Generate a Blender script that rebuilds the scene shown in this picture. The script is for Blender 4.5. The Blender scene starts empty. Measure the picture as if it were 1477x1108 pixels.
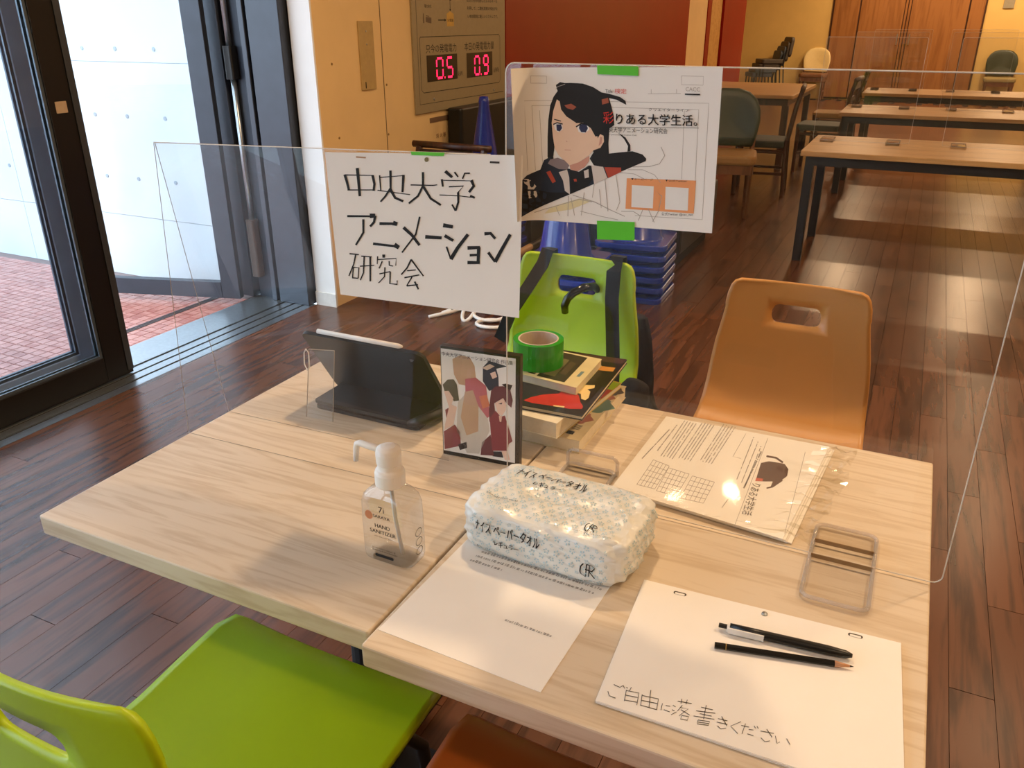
import bpy, bmesh, math, random
from mathutils import Vector, Matrix
from mathutils.geometry import tessellate_polygon
random.seed(7)
S = bpy.context.scene
COL = S.collection
PI = math.pi

# ------------------------------------------------------------------ camera
cam_d = bpy.data.cameras.new('camera'); cam = bpy.data.objects.new('camera', cam_d); COL.objects.link(cam)
cam_d.sensor_width = 36.0; cam_d.lens = 36.0 * 1181.83 / 1477.0
cam_d.clip_start = 0.03; cam_d.clip_end = 200
def cam_matrix(pitch, roll, yaw, loc):
    fh = Vector((-math.sin(yaw), math.cos(yaw), 0)); r = Vector((math.cos(yaw), math.sin(yaw), 0)); z = Vector((0, 0, 1))
    fw = fh * math.cos(pitch) - z * math.sin(pitch); up = fh * math.sin(pitch) + z * math.cos(pitch)
    r2 = r * math.cos(roll) + up * math.sin(roll); u2 = -r * math.sin(roll) + up * math.cos(roll)
    m = Matrix((r2, u2, -fw)).transposed().to_4x4(); m.translation = Vector(loc); return m
cam.matrix_world = cam_matrix(0.418188, -0.0014467, 0.449587, (0, 0, 1.36))
S.camera = cam

# ------------------------------------------------------------------ sky, exposure
W = bpy.data.worlds.new('overcast_sky'); S.world = W; W.use_nodes = True
wn = W.node_tree; wb = wn.nodes['Background']
wb.inputs[0].default_value = (0.72, 0.87, 1.0, 1); wb.inputs[1].default_value = 4.7
S.view_settings.view_transform = 'Standard'; S.view_settings.look = 'None'
S.view_settings.exposure = 0.12; S.view_settings.gamma = 1.0; S.view_settings.use_curve_mapping = False
LAMP_WATT = 30.0
LAMP_ROW = (5, 6, 13, 46, 8, 13, 20, 36, 60)      # watts of each row of downlights from back to far end
LAMP_COL = (1.0, 0.68, 0.39)

# ------------------------------------------------------------------ helpers: materials
def lin(c):
    if isinstance(c, str):
        c = tuple(int(c[i:i + 2], 16) / 255 for i in (0, 2, 4))
    return tuple((x / 12.92 if x <= .04045 else ((x + .055) / 1.055) ** 2.4) for x in c) + (1,)
MATS = {}
def mat(name, col, rough=.5, metal=0., var=.06, scale=40., bump=0., spec=.5, emit=None, coat=0.):
    if name in MATS: return MATS[name]
    m = bpy.data.materials.new(name); m.use_nodes = True; nt = m.node_tree; b = nt.nodes['Principled BSDF']
    c = lin(col)
    b.inputs['Roughness'].default_value = rough; b.inputs['Metallic'].default_value = metal
    b.inputs['Specular IOR Level'].default_value = spec; b.inputs['Coat Weight'].default_value = coat
    if coat: b.inputs['Coat Roughness'].default_value = .08
    tc = nt.nodes.new('ShaderNodeTexCoord'); n = nt.nodes.new('ShaderNodeTexNoise')
    n.inputs['Scale'].default_value = scale; n.inputs['Detail'].default_value = 4
    nt.links.new(tc.outputs['Object'], n.inputs['Vector'])
    r = nt.nodes.new('ShaderNodeValToRGB')
    r.color_ramp.elements[0].position = .3; r.color_ramp.elements[1].position = .7
    r.color_ramp.elements[0].color = tuple(x * (1 - var) for x in c[:3]) + (1,)
    r.color_ramp.elements[1].color = tuple(min(1, x * (1 + var)) for x in c[:3]) + (1,)
    nt.links.new(n.outputs['Fac'], r.inputs['Fac']); nt.links.new(r.outputs['Color'], b.inputs['Base Color'])
    if bump:
        bp = nt.nodes.new('ShaderNodeBump'); bp.inputs['Strength'].default_value = bump; bp.inputs['Distance'].default_value = .01
        nt.links.new(n.outputs['Fac'], bp.inputs['Height']); nt.links.new(bp.outputs['Normal'], b.inputs['Normal'])
    if emit:
        b.inputs['Emission Color'].default_value = lin(col); b.inputs['Emission Strength'].default_value = emit
    MATS[name] = m; return m

def wood(name, dark, light, rough, axis='x', grain=1.0, rand=None, spec=.5, ring=.5):
    """striped wood; grain runs along the axis; rand: None, 'object' or 'tone' shifts each piece"""
    if name in MATS: return MATS[name]
    m = bpy.data.materials.new(name); m.use_nodes = True; nt = m.node_tree; b = nt.nodes['Principled BSDF']; L = nt.links.new
    b.inputs['Roughness'].default_value = rough; b.inputs['Specular IOR Level'].default_value = spec
    g = nt.nodes.new('ShaderNodeNewGeometry'); mp = nt.nodes.new('ShaderNodeMapping')
    L(g.outputs['Position'], mp.inputs['Vector'])
    sc = {'x': (1.2, 14, 14), 'y': (14, 1.2, 14), 'z': (14, 14, 1.2)}[axis]
    mp.inputs['Scale'].default_value = tuple(s * grain for s in sc)
    tone = None
    if rand == 'object':
        tone = nt.nodes.new('ShaderNodeObjectInfo').outputs['Random']
    elif rand == 'tone':
        a = nt.nodes.new('ShaderNodeAttribute'); a.attribute_name = 'tone'; tone = a.outputs['Fac']
    if tone is not None:
        ml = nt.nodes.new('ShaderNodeMath'); ml.operation = 'MULTIPLY'; ml.inputs[1].default_value = 37.0
        L(tone, ml.inputs[0]); cb = nt.nodes.new('ShaderNodeCombineXYZ')
        for i in range(3): L(ml.outputs[0], cb.inputs[i])
        L(cb.outputs[0], mp.inputs['Location'])
    n1 = nt.nodes.new('ShaderNodeTexNoise'); n1.inputs['Scale'].default_value = 1.0; n1.inputs['Detail'].default_value = 6
    n1.inputs['Distortion'].default_value = ring
    L(mp.outputs[0], n1.inputs['Vector'])
    n2 = nt.nodes.new('ShaderNodeTexNoise'); n2.inputs['Scale'].default_value = 6.0; n2.inputs['Detail'].default_value = 5
    L(mp.outputs[0], n2.inputs['Vector'])
    mul = nt.nodes.new('ShaderNodeMath'); mul.operation = 'MULTIPLY'; mul.inputs[1].default_value = 5.0
    L(n1.outputs['Fac'], mul.inputs[0]); fr = nt.nodes.new('ShaderNodeMath'); fr.operation = 'PINGPONG'; fr.inputs[1].default_value = .5
    L(mul.outputs[0], fr.inputs[0])
    ad = nt.nodes.new('ShaderNodeMath'); ad.operation = 'ADD'; L(fr.outputs[0], ad.inputs[0]); L(n2.outputs['Fac'], ad.inputs[1])
    r = nt.nodes.new('ShaderNodeValToRGB'); L(ad.outputs[0], r.inputs['Fac'])
    r.color_ramp.elements[0].position = .45; r.color_ramp.elements[1].position = .85
    r.color_ramp.elements[0].color = lin(dark); r.color_ramp.elements[1].color = lin(light)
    out = r.outputs['Color']
    if tone is not None:
        hs = nt.nodes.new('ShaderNodeHueSaturation'); mr = nt.nodes.new('ShaderNodeMapRange')
        mr.inputs['To Min'].default_value = .86; mr.inputs['To Max'].default_value = 1.14
        L(tone, mr.inputs['Value']); L(mr.outputs[0], hs.inputs['Value']); L(out, hs.inputs['Color']); out = hs.outputs['Color']
    L(out, b.inputs['Base Color'])
    bp = nt.nodes.new('ShaderNodeBump'); bp.inputs['Strength'].default_value = .08; bp.inputs['Distance'].default_value = .002
    L(n2.outputs['Fac'], bp.inputs['Height']); L(bp.outputs['Normal'], b.inputs['Normal'])
    MATS[name] = m; return m

def clear(name, tint=(.97, .97, .97), ior=1.45, rough=0.0, film=0.):
    """thin clear sheet: fresnel mirror over straight-through light, film adds a little milkiness"""
    if name in MATS: return MATS[name]
    m = bpy.data.materials.new(name); m.use_nodes = True; nt = m.node_tree; L = nt.links.new
    for n in list(nt.nodes): nt.nodes.remove(n)
    o = nt.nodes.new('ShaderNodeOutputMaterial'); mx = nt.nodes.new('ShaderNodeMixShader')
    f = nt.nodes.new('ShaderNodeFresnel'); f.inputs['IOR'].default_value = ior
    t = nt.nodes.new('ShaderNodeBsdfTransparent'); t.inputs[0].default_value = tuple(tint) + (1,)
    g = nt.nodes.new('ShaderNodeBsdfGlossy'); g.inputs['Roughness'].default_value = rough
    ge = nt.nodes.new('ShaderNodeNewGeometry'); mi = nt.nodes.new('ShaderNodeMix'); mi.data_type = 'FLOAT'   # same mirror strength from both sides
    mi.inputs[2].default_value = ior; mi.inputs[3].default_value = 1 / ior; L(ge.outputs['Backfacing'], mi.inputs[0]); L(mi.outputs[0], f.inputs['IOR'])
    L(f.outputs[0], mx.inputs[0]); L(t.outputs[0], mx.inputs[1]); L(g.outputs[0], mx.inputs[2])
    last = mx
    if film:
        d = nt.nodes.new('ShaderNodeBsdfDiffuse'); d.inputs[0].default_value = (.8, .78, .75, 1)
        m2 = nt.nodes.new('ShaderNodeMixShader'); m2.inputs[0].default_value = film
        L(mx.outputs[0], m2.inputs[1]); L(d.outputs[0], m2.inputs[2]); last = m2
    L(last.outputs[0], o.inputs['Surface']); MATS[name] = m; return m

def glass(name, col=(1, 1, 1), ior=1.45, rough=0.0):
    if name in MATS: return MATS[name]
    m = bpy.data.materials.new(name); m.use_nodes = True; b = m.node_tree.nodes['Principled BSDF']
    b.inputs['Base Color'].default_value = tuple(col) + (1,); b.inputs['Transmission Weight'].default_value = 1
    b.inputs['IOR'].default_value = ior; b.inputs['Roughness'].default_value = rough
    MATS[name] = m; return m

# ------------------------------------------------------------------ helpers: meshes
class MB:
    fine = 0.
    def __init__(s): s.v = []; s.f = []; s.m = []
    def add(s, vs, fs, m=0, M=None):
        k = len(s.v)
        s.v += [tuple(M @ Vector(p)) if M is not None else tuple(p) for p in vs]
        s.f += [tuple(i + k for i in f) for f in fs]; s.m += [m] * len(fs); return s
    def box(s, x0, x1, y0, y1, z0, z1, m=0, M=None):
        return s.add([(x, y, z) for z in (z0, z1) for y in (y0, y1) for x in (x0, x1)],
                     [(0, 2, 3, 1), (4, 5, 7, 6), (0, 1, 5, 4), (1, 3, 7, 5), (3, 2, 6, 7), (2, 0, 4, 6)], m, M)
    def prism(s, poly, z0, z1, m=0, M=None):
        n = len(poly); vs = [(x, y, z0) for x, y in poly] + [(x, y, z1) for x, y in poly]
        fs = [tuple(range(n - 1, -1, -1)), tuple(range(n, 2 * n))] + [(i, (i + 1) % n, n + (i + 1) % n, n + i) for i in range(n)]
        return s.add(vs, fs, m, M)
    def rbox(s, x0, x1, y0, y1, z0, z1, r, m=0, M=None, seg=4):
        return s.prism(rrect(x0, x1, y0, y1, r, seg), z0, z1, m, M)
    def lathe(s, prof, n=20, m=0, M=None):
        vs = []; fs = []
        for r, z in prof:
            for i in range(n): vs.append((r * math.cos(2 * PI * i / n), r * math.sin(2 * PI * i / n), z))
        for j in range(len(prof) - 1):
            for i in range(n): fs.append((j * n + i, j * n + (i + 1) % n, (j + 1) * n + (i + 1) % n, (j + 1) * n + i))
        fs.append(tuple(range(n - 1, -1, -1))); k = (len(prof) - 1) * n; fs.append(tuple(range(k, k + n)))
        return s.add(vs, fs, m, M)
    def tube(s, pts, r, n=8, m=0, M=None, closed=False, flat=1.0):
        pts = [Vector(p) for p in pts]; N = len(pts); vs = []; fs = []; up = None
        rs = r if isinstance(r, (list, tuple)) else [r] * N
        for i, p in enumerate(pts):
            a = pts[(i - 1) % N] if (closed or i > 0) else p; b = pts[(i + 1) % N] if (closed or i < N - 1) else p
            t = (b - a).normalized()
            if up is None: up = Vector((0, 0, 1)) if abs(t.z) < .9 else Vector((0, 1, 0))
            x = t.cross(up).normalized(); up = x.cross(t).normalized()
            for k in range(n):
                q = 2 * PI * (k + .5) / n; vs.append(p + x * math.cos(q) * rs[i] + up * math.sin(q) * rs[i] * flat)
        for i in range(N if closed else N - 1):
            j = (i + 1) % N
            for k in range(n): fs.append((i * n + k, i * n + (k + 1) % n, j * n + (k + 1) % n, j * n + k))
        if not closed:
            fs.append(tuple(range(n - 1, -1, -1))); fs.append(tuple(range((N - 1) * n, N * n)))
        return s.add(vs, fs, m, M)
    def grid(s, fn, nu, nv, m=0, M=None):
        vs = [fn(i / nu, j / nv) for j in range(nv + 1) for i in range(nu + 1)]
        fs = [(j * (nu + 1) + i, j * (nu + 1) + i + 1, (j + 1) * (nu + 1) + i + 1, (j + 1) * (nu + 1) + i) for j in range(nv) for i in range(nu)]
        return s.add(vs, fs, m, M)
    def flat(s, poly, fn, m=0):
        """2-D outline (may be concave) printed on the surface fn(u,v)"""
        t = tessellate_polygon([[Vector((a, b, 0)) for a, b in poly]])
        tris = [[poly[i] for i in x] for x in t]
        if s.fine:                                  # follow a curved sheet closely
            out = []
            while tris:
                p = tris.pop(); e = [math.dist(p[i], p[(i + 1) % 3]) for i in range(3)]; i = e.index(max(e))
                if e[i] <= s.fine: out.append(p); continue
                a, b, c = p[i], p[(i + 1) % 3], p[(i + 2) % 3]; q = ((a[0] + b[0]) / 2, (a[1] + b[1]) / 2)
                tris += [[a, q, c], [q, b, c]]
            tris = out
        return s.add([fn(*q) for p in tris for q in p], [(3 * i, 3 * i + 1, 3 * i + 2) for i in range(len(tris))], m)
    def stroke(s, pts, w, fn, m=0, w2=None):
        """a drawn line of width w (in the units of pts) on the surface fn(u,v)"""
        if len(pts) < 2: return s
        w2 = w if w2 is None else w2; L = []; R = []
        if s.fine:
            out = [pts[0]]
            for a, b in zip(pts, pts[1:]):
                k = max(1, int(math.dist(a, b) / s.fine)); out += [(a[0] + (b[0] - a[0]) * i / k, a[1] + (b[1] - a[1]) * i / k) for i in range(1, k + 1)]
            pts = out
        n = len(pts)
        for i, (x, y) in enumerate(pts):
            a = pts[max(0, i - 1)]; b = pts[min(n - 1, i + 1)]; dx, dy = b[0] - a[0], b[1] - a[1]; d = math.hypot(dx, dy) or 1
            ww = (w + (w2 - w) * i / (n - 1)) / 2
            L.append((x - dy / d * ww, y + dx / d * ww)); R.append((x + dy / d * ww, y - dx / d * ww))
        vs = [fn(*p) for p in L] + [fn(*p) for p in R]
        return s.add(vs, [(i, i + 1, n + i + 1, n + i) for i in range(n - 1)], m)
    def text(s, body, fn, x, y, h, w=None, m=0, align='l'):
        """printed lettering: lower left corner (x,y), height h, optional forced width w"""
        vs, fs, (x0, y0, x1, y1) = glyphs(body)
        k = h / (y1 - y0); kx = k if w is None else w / (x1 - x0); ox = x - (0 if align == 'l' else (x1 - x0) * kx / 2)
        return s.add([fn(ox + (a - x0) * kx, y + (b - y0) * k) for a, b in vs], fs, m)
    def build(s, name, mats, parent=None, smooth=False, bevel=0., solid=0., tone=None):
        me = bpy.data.meshes.new(name); vs = s.v
        if parent is not None and parent.name in BASE:
            inv = BASE[parent.name].inverted(); vs = [tuple(inv @ Vector(p)) for p in vs]
        me.from_pydata(vs, [], s.f); mats = mats if isinstance(mats, (list, tuple)) else [mats]
        for q in mats: me.materials.append(q)
        me.polygons.foreach_set('material_index', s.m)
        if smooth: me.polygons.foreach_set('use_smooth', [True] * len(s.f))
        if tone:
            a = me.attributes.new('tone', 'FLOAT', 'FACE'); a.data.foreach_set('value', tone)
        me.update(); o = bpy.data.objects.new(name, me); COL.objects.link(o)
        if parent is not None:
            o.parent = parent
            if parent.name in BASE: BASE[o.name] = BASE[parent.name]
        if solid:
            q = o.modifiers.new('thickness', 'SOLIDIFY'); q.thickness = solid; q.offset = 0
        if bevel:
            q = o.modifiers.new('edge', 'BEVEL'); q.width = bevel; q.segments = 2; q.limit_method = 'ANGLE'
        return o
BASE = {}
def rrect(x0, x1, y0, y1, r, seg=4):
    r = min(r, (x1 - x0) / 2 - 1e-5, (y1 - y0) / 2 - 1e-5); P = []
    for cx, cy, a in ((x1 - r, y1 - r, 0), (x0 + r, y1 - r, 90), (x0 + r, y0 + r, 180), (x1 - r, y0 + r, 270)):
        for i in range(seg + 1):
            q = math.radians(a + 90 * i / seg); P.append((cx + r * math.cos(q), cy + r * math.sin(q)))
    return P
GL = {}
def glyphs(body):
    if body in GL: return GL[body]
    c = bpy.data.curves.new('lettering', 'FONT'); c.body = body; c.resolution_u = 2
    o = bpy.data.objects.new('lettering', c); COL.objects.link(o)
    dg = bpy.context.evaluated_depsgraph_get(); me = bpy.data.meshes.new_from_object(o.evaluated_get(dg))
    vs = [(v.co.x, v.co.y) for v in me.vertices]; fs = [tuple(p.vertices) for p in me.polygons]
    bpy.data.objects.remove(o); bpy.data.curves.remove(c); bpy.data.meshes.remove(me)
    xs = [a for a, b in vs]; ys = [b for a, b in vs]
    GL[body] = (vs, fs, (min(xs), min(ys), max(xs), max(ys))); return GL[body]
def tag(o, label, cat, group=None):
    o['label'] = label; o['category'] = cat
    if group: o['group'] = group
    return o
def struct(o): o['kind'] = 'structure'; return o
def thing(name, label, cat, loc=(0, 0, 0), rz=0., group=None):
    o = bpy.data.objects.new(name, None); COL.objects.link(o); o.empty_display_size = .05
    o.location = loc; o.rotation_euler = (0, 0, rz); BASE[o.name] = Matrix.Translation(loc) @ Matrix.Rotation(rz, 4, 'Z')
    return tag(o, label, cat, group)
def local(t):
    """parts of this thing are given in its own coordinates"""
    BASE[t.name] = Matrix.Identity(4); return t
def dup(root, loc, rz, label, group=None):
    r = root.copy(); COL.objects.link(r); r.location = loc; r.rotation_euler = (0, 0, rz); r['label'] = label
    if group: r['group'] = group
    for ch in list(root.children):
        c = ch.copy(); COL.objects.link(c); c.parent = r
        for g in ch.children:
            d = g.copy(); COL.objects.link(d); d.parent = c
    return r
def homography(src, dst):
    A = []; B = []
    for (x, y), (u, v) in zip(src, dst):
        A.append([x, y, 1, 0, 0, 0, -u * x, -u * y]); B.append(u); A.append([0, 0, 0, x, y, 1, -v * x, -v * y]); B.append(v)
    n = 8
    for i in range(n):
        p = max(range(i, n), key=lambda r: abs(A[r][i])); A[i], A[p] = A[p], A[i]; B[i], B[p] = B[p], B[i]
        for r in range(n):
            if r != i:
                k = A[r][i] / A[i][i]; A[r] = [a - k * b for a, b in zip(A[r], A[i])]; B[r] -= k * B[i]
    h = [B[i] / A[i][i] for i in range(n)]
    def f(x, y):
        d = h[6] * x + h[7] * y + 1; return ((h[0] * x + h[1] * y + h[2]) / d, (h[3] * x + h[4] * y + h[5]) / d)
    return f
def bil(a, b, c, d):
    a, b, c, d = map(Vector, (a, b, c, d))     # TL, TR, BR, BL
    return lambda u, v: (a * (1 - u) + b * u) * (1 - v) + (d * (1 - u) + c * u) * v

# ------------------------------------------------------------------ materials
M_YEL = mat('ochre_wall_paint', 'e8c68c', .7, var=.03, scale=6, bump=.03)
M_RED = mat('red_gloss_panel', '8e0f0c', .3, var=.05, scale=5, spec=.25)
M_WHITE_WALL = mat('white_paint', 'eef0f0', .6, var=.02, scale=8)
M_CONC = mat('pale_concrete', 'dfe4e6', .8, var=.06, scale=3, bump=.05)
M_DARKST = mat('dark_blue_grey_steel', '3a404a', .35, metal=.3, var=.08, scale=12)
M_BLACK = mat('black_powder_coat', '111213', .45, var=.1)
M_BLACKP = mat('black_plastic', '0c0c0e', .35, var=.1)
M_ALU = mat('brushed_aluminium', 'b9c2c8', .28, metal=.9, var=.08, scale=60)
M_GROOVE = mat('dark_groove', '1b1f22', .6)
M_CEIL = mat('ceiling_white', 'd9d2c4', .8, var=.02, scale=10)
M_PAPER = mat('white_paper', 'f2efea', .75, var=.015, scale=15)
M_INK = mat('black_ink', '0e0d0e', .7)
M_PENCIL = mat('pencil_grey', '4e4a48', .6)
M_TAPE = mat('green_masking_tape', '58c81a', .5, var=.04)
M_LIME = mat('lime_plastic', 'a9c806', .36, var=.04, scale=8)
M_BROWN = mat('orange_brown_shell', 'a8561c', .4, var=.04, scale=6)
M_BEECH = mat('tan_shell', 'bc8444', .36, var=.03, scale=5)
M_ASH = wood('pale_ash_laminate', 'cab69a', 'd9c9b2', .38, axis='x', grain=1.5, ring=1.2)
M_BGTOP = wood('tan_table_laminate', 'ae834e', 'c4985e', .4, axis='x', grain=.6)
M_DKWOOD = wood('dark_stained_wood', '2a1710', '4a2a1a', .4, axis='z', grain=.6)
M_DOORWD = wood('orange_veneer_door', '8a5828', '9f6a36', .4, axis='z', grain=.35)
M_FLOOR = wood('red_brown_floor_plank', '432a1d', '643f2b', .27, axis='y', grain=.6, rand='object')
M_FLOOR2 = wood('red_brown_floor_far', '432a1d', '643f2b', .27, axis='y', grain=.6, rand='tone')
M_ACRYL = clear('clear_acrylic', (.975, .975, .975), 1.42)
M_PANE = clear('window_glass', (.93, .96, .98), 1.45)
M_EDGE = mat('acrylic_edge', 'd8d2c8', .2, spec=.8)

# ------------------------------------------------------------------ the room shell
YB = -9.0       # back wall behind the photographer
XR = 5.5
YF = 17.3
fl = struct(MB().box(-2.70, XR, YB, YF, -.25, -.016).build('floor', mat('sub_floor', '20120c', .8)))
# floor planks: 90 mm wide strips running towards the far wall
PW, PL = .09, .92
cells = []
for i in range(int((XR + 2.70) / PW)):
    off = ((i * .618) % 1) * PL
    for j in range(int((YF - YB) / PL) + 1):
        x0 = -2.70 + i * PW; y0 = YB + j * PL - off
        if y0 < YB or y0 + PL > YF: continue
        cx, cy = x0 + PW / 2, y0 + PL / 2
        ang = math.atan2(cx, cy) + .4496 if cy > 0 else 9
        cells.append((abs(ang) > .62 or cy < .8, math.hypot(cx, cy), x0, y0))
cells.sort()
pm = MB().box(.0006, PW - .0006, .001, PL - .001, -.016, 0)
first = None
for k, (a, d, x0, y0) in enumerate(cells[:300]):
    if first is None:
        first = pm.build('floor_plank', M_FLOOR, fl); o = first
    else:
        o = first.copy(); COL.objects.link(o)
    o.location = (x0, y0, 0)
rest = MB(); tn = []
for a, d, x0, y0 in cells[300:]:
    rest.box(x0 + .0006, x0 + PW - .0006, y0 + .001, y0 + PL - .001, -.016, 0); tn += [random.random()] * 6
o = rest.build('floor_planks_far', M_FLOOR2, fl, tone=tn); o['kind'] = 'stuff'

XW = -2.577
wl = struct(MB().box(-2.70, XW, 3.262, 12.86, 0, 3.1).build('wall_left', M_YEL))
MB().box(XW, XW + .012, 5.232, 9.858, .02, 3.08).build('red_panel', M_RED, wl)
MB().box(XW, XW + .012, 10.74, 10.915, .02, 3.08).build('red_panel', M_RED, wl)
MB().box(XW, XW + .010, 10.93, 11.48, .02, 3.08).build('veneer_panel', wood('ochre_veneer', 'c08a40', 'd0a055', .5, axis='x', grain=.5), wl)
MB().box(XW, XW + .04, 11.50, 12.86, .02, 3.08).build('red_panel', M_RED, wl)
MB().box(XW, XW + .0015, 3.803, 3.808, .02, 3.08).build('panel_joint', mat('joint_brown', '6e5330', .8), wl)
for y, z in ((3.38, 1.17), (3.39, .83), (3.83, 1.05), (3.82, .80)):
    MB().lathe([(.006, 0), (.006, .002)], 10, M=Matrix.Translation((XW, y, z)) @ Matrix.Rotation(PI / 2, 4, 'Y')).build('screw_plug', mat('plug_brown', '8a6838', .7), wl)
struct(MB().box(-2.70, XW + .001, 3.25, 3.262, 0, 3.1).build('trim_1', M_WHITE_WALL))
struct(MB().box(-2.70, XW + .006, 3.242, 3.2495, 0, .07).build('baseboard_left', mat('white_skirting', 'dcdcd8', .5)))
wf = struct(MB().box(-5.2, XR, YF, YF + .15, -.05, 3.1).build('wall_far', mat('pale_ochre_paint', 'e2bf72', .7, var=.03, scale=5)))
struct(MB().box(XR, XR + .15, YB, YF, -.05, 3.1).build('wall_right', M_YEL))
struct(MB().box(-2.9, XR, YB - .15, YB, -.05, 3.1).build('wall_back', M_YEL))
struct(MB().box(-5.2, -5.05, 12.86, YF, 0, 3.1).build('wall_alcove', M_YEL))
struct(MB().box(-5.05, -2.70, 12.74, 12.86, 0, 3.1).build('wall_return', M_YEL))
struct(MB().box(-5.05, -2.70, 12.86, YF, -.25, 0).build('floor_alcove', mat('alcove_floor', '5a3826', .3)))
struct(MB().box(-2.95, XR + .1, YB - .1, YF + .1, 3.1, 3.25).build('ceiling', M_CEIL))
struct(MB().box(-5.1, -2.95, 12.7, YF + .1, 3.1, 3.25).build('ceiling_alcove', M_CEIL))
# double door in the far wall
dr = struct(MB().box(-1.86, .62, YF - .02, YF, 0, 2.75).build('door_1', mat('door_frame_brown', '4a2a12', .5)))
for x0, x1 in ((-1.83, -1.40), (-1.375, -.66), (-.645, -.61), (-.595, -.56), (-.545, .345), (.37, .59)):
    MB().box(x0, x1, YF - .045, YF - .02, .03, 2.72).build('door_leaf', M_DOORWD, dr, bevel=.004)
for x in (-.70, -.50):
    MB().tube([(x, YF - .046, .95), (x, YF - .085, .95), (x, YF - .085, 1.12), (x, YF - .046, 1.12)], .009, 6).build('door_pull', M_ALU, dr)
struct(MB().box(.64, XR, YF - .015, YF, 0, .08).build('baseboard_far', mat('skirting_brown', '6a4220', .5)))
o = MB().rbox(.86, 1.02, 1.53, 1.80, -.02, 0, .01, M=Matrix(((1, 0, 0, 0), (0, 0, 1, YF), (0, 1, 0, 0), (0, 0, 0, 1)))).build('wall_notice', mat('notice_grey', '9a927c', .6))
tag(o, 'small grey notice plate high on the far yellow wall', 'sign')

# ------------------------------------------------------------------ the glazed entrance on the left
pl = struct(MB().box(-3.085, -2.70, YB, 3.24, -.25, -.006).build('floor_threshold', M_ALU))
for x0, x1 in ((-3.085, -2.885), (-2.868, -2.822), (-2.808, -2.762), (-2.748, -2.702)):
    MB().box(x0, x1, YB, 3.24, -.006, .0).build('track_strip', M_ALU, pl)
for x in (-2.8765, -2.815, -2.755):
    MB().box(x - .0085, x + .0085, YB, 3.24, -.0065, -.0045).build('track_groove', M_GROOVE, pl)
# jamb: posts of dark sheet steel closing the opening
jb = struct(MB().box(-3.19, -2.70, 3.26, 3.36, 0, 3.1).build('trim_2', mat('jamb_shadow', '15181c', .5)))
for x0, x1, dy in ((-3.19, -3.085, 0), (-2.955, -2.925, .0), (-2.905, -2.715, .0)):
    MB().box(x0, x1, 3.20 + dy, 3.262, 0, 3.1).build('jamb_post', M_DARKST, jb, bevel=.003)
MB().box(-3.07, -2.97, 3.235, 3.262, 0, 3.1).build('jamb_panel', M_DARKST, jb)
MB().lathe([(.014, .42), (.014, 1.10)], 12, M=Matrix.Translation((-3.045, 3.215, 0))).build('pivot_rod', M_ALU, jb, smooth=True)
MB().lathe([(.014, 1.25), (.014, 2.4)], 12, M=Matrix.Translation((-3.045, 3.215, 0))).build('pivot_rod', M_ALU, jb, smooth=True)
MB().rbox(-3.065, -3.015, 3.185, 3.235, 1.10, 1.25, .012).build('pivot_bracket', M_BLACK, jb)
MB().rbox(-3.065, -3.015, 3.185, 3.235, .12, .42, .012).build('pivot_bracket', mat('bracket_brown', '4c4038', .5), jb)
struct(MB().box(-3.10, -2.70, YB, 3.26, 2.55, 3.1).build('trim_3', M_DARKST))

def leaf(name, x, y0, y1, st, bot, label_kind):
    f = MB(); t = .022
    f.box(x - t, x + t, y0, y0 + st, .004, 2.5); f.box(x - t, x + t, y1 - st, y1, .004, 2.5)
    f.box(x - t, x + t, y0 + st, y1 - st, .004, .004 + bot); f.box(x - t, x + t, y0 + st, y1 - st, 2.4, 2.5)
    o = struct(f.build(name, M_BLACKP if label_kind else mat('blue_grey_steel', '93a4bd', .3, metal=.1, var=.06, scale=12), bevel=.003))
    MB().box(x - .004, x + .004, y0 + st, y1 - st, .004 + bot, 2.4).build('glass_pane', M_PANE, o)
    g = MB()
    for s in (-1, 1):
        g.box(x + s * .012 - .004, x + s * .012 + .004, y1 - st - .012, y1 - st, .1, 2.4); g.box(x + s * .012 - .004, x + s * .012 + .004, y0 + st, y0 + st + .012, .1, 2.4)
        g.box(x + s * .012 - .004, x + s * .012 + .004, y0 + st + .012, y1 - st - .012, .004 + bot, .016 + bot)
    g.build('glazing_bead', mat('bead_grey', '59646e', .35, metal=.5), o)
    return o
d2 = leaf('door_2', -2.848, .95, 2.178, .125, .105, True)
MB().rbox(2.079, 2.125, 1.053, 1.093, 0, .0012, .002, M=Matrix(((0, 0, 1, -2.826), (1, 0, 0, 0), (0, 1, 0, 0), (0, 0, 0, 1)))).build('sticker', mat('beige_sticker', 'b9a184', .6), d2)
MB().box(-2.83, -2.822, 2.150, 2.178, .02, 2.45).build('edge_seal', mat('seal_grey', '30343a', .5), d2)
leaf('door_3', -2.985, .80, 2.165, .115, .10, False)
for k in range(7):
    leaf('window_%d' % (k + 1), -2.95, .78 - 1.3 * (k + 1), .78 - 1.3 * k, .07, .10, False)
# swing door standing open against the outside wall
sd = thing('swing_door', 'dark steel framed glass door standing open outside by the white wall', 'door', (-3.10, 3.13, 0), math.radians(197.0)); local(sd)
f = MB()
f.box(0, .10, -.02, .02, .012, 2.45); f.box(.93, 1.0, -.02, .02, .012, 2.45); f.box(.10, .93, -.02, .02, .012, .10); f.box(.10, .93, -.02, .02, 2.36, 2.45)
f.build('door_frame', M_DARKST, sd, bevel=.003)
MB().box(.10, .93, -.004, .004, .10, 2.36).build('glass_pane', M_PANE, sd)
MB().tube([(.90, .02, .85), (.90, .07, .85), (.90, .07, 1.35), (.90, .02, 1.35)], .01, 8).build('pull_handle', M_ALU, sd, smooth=True)

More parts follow.
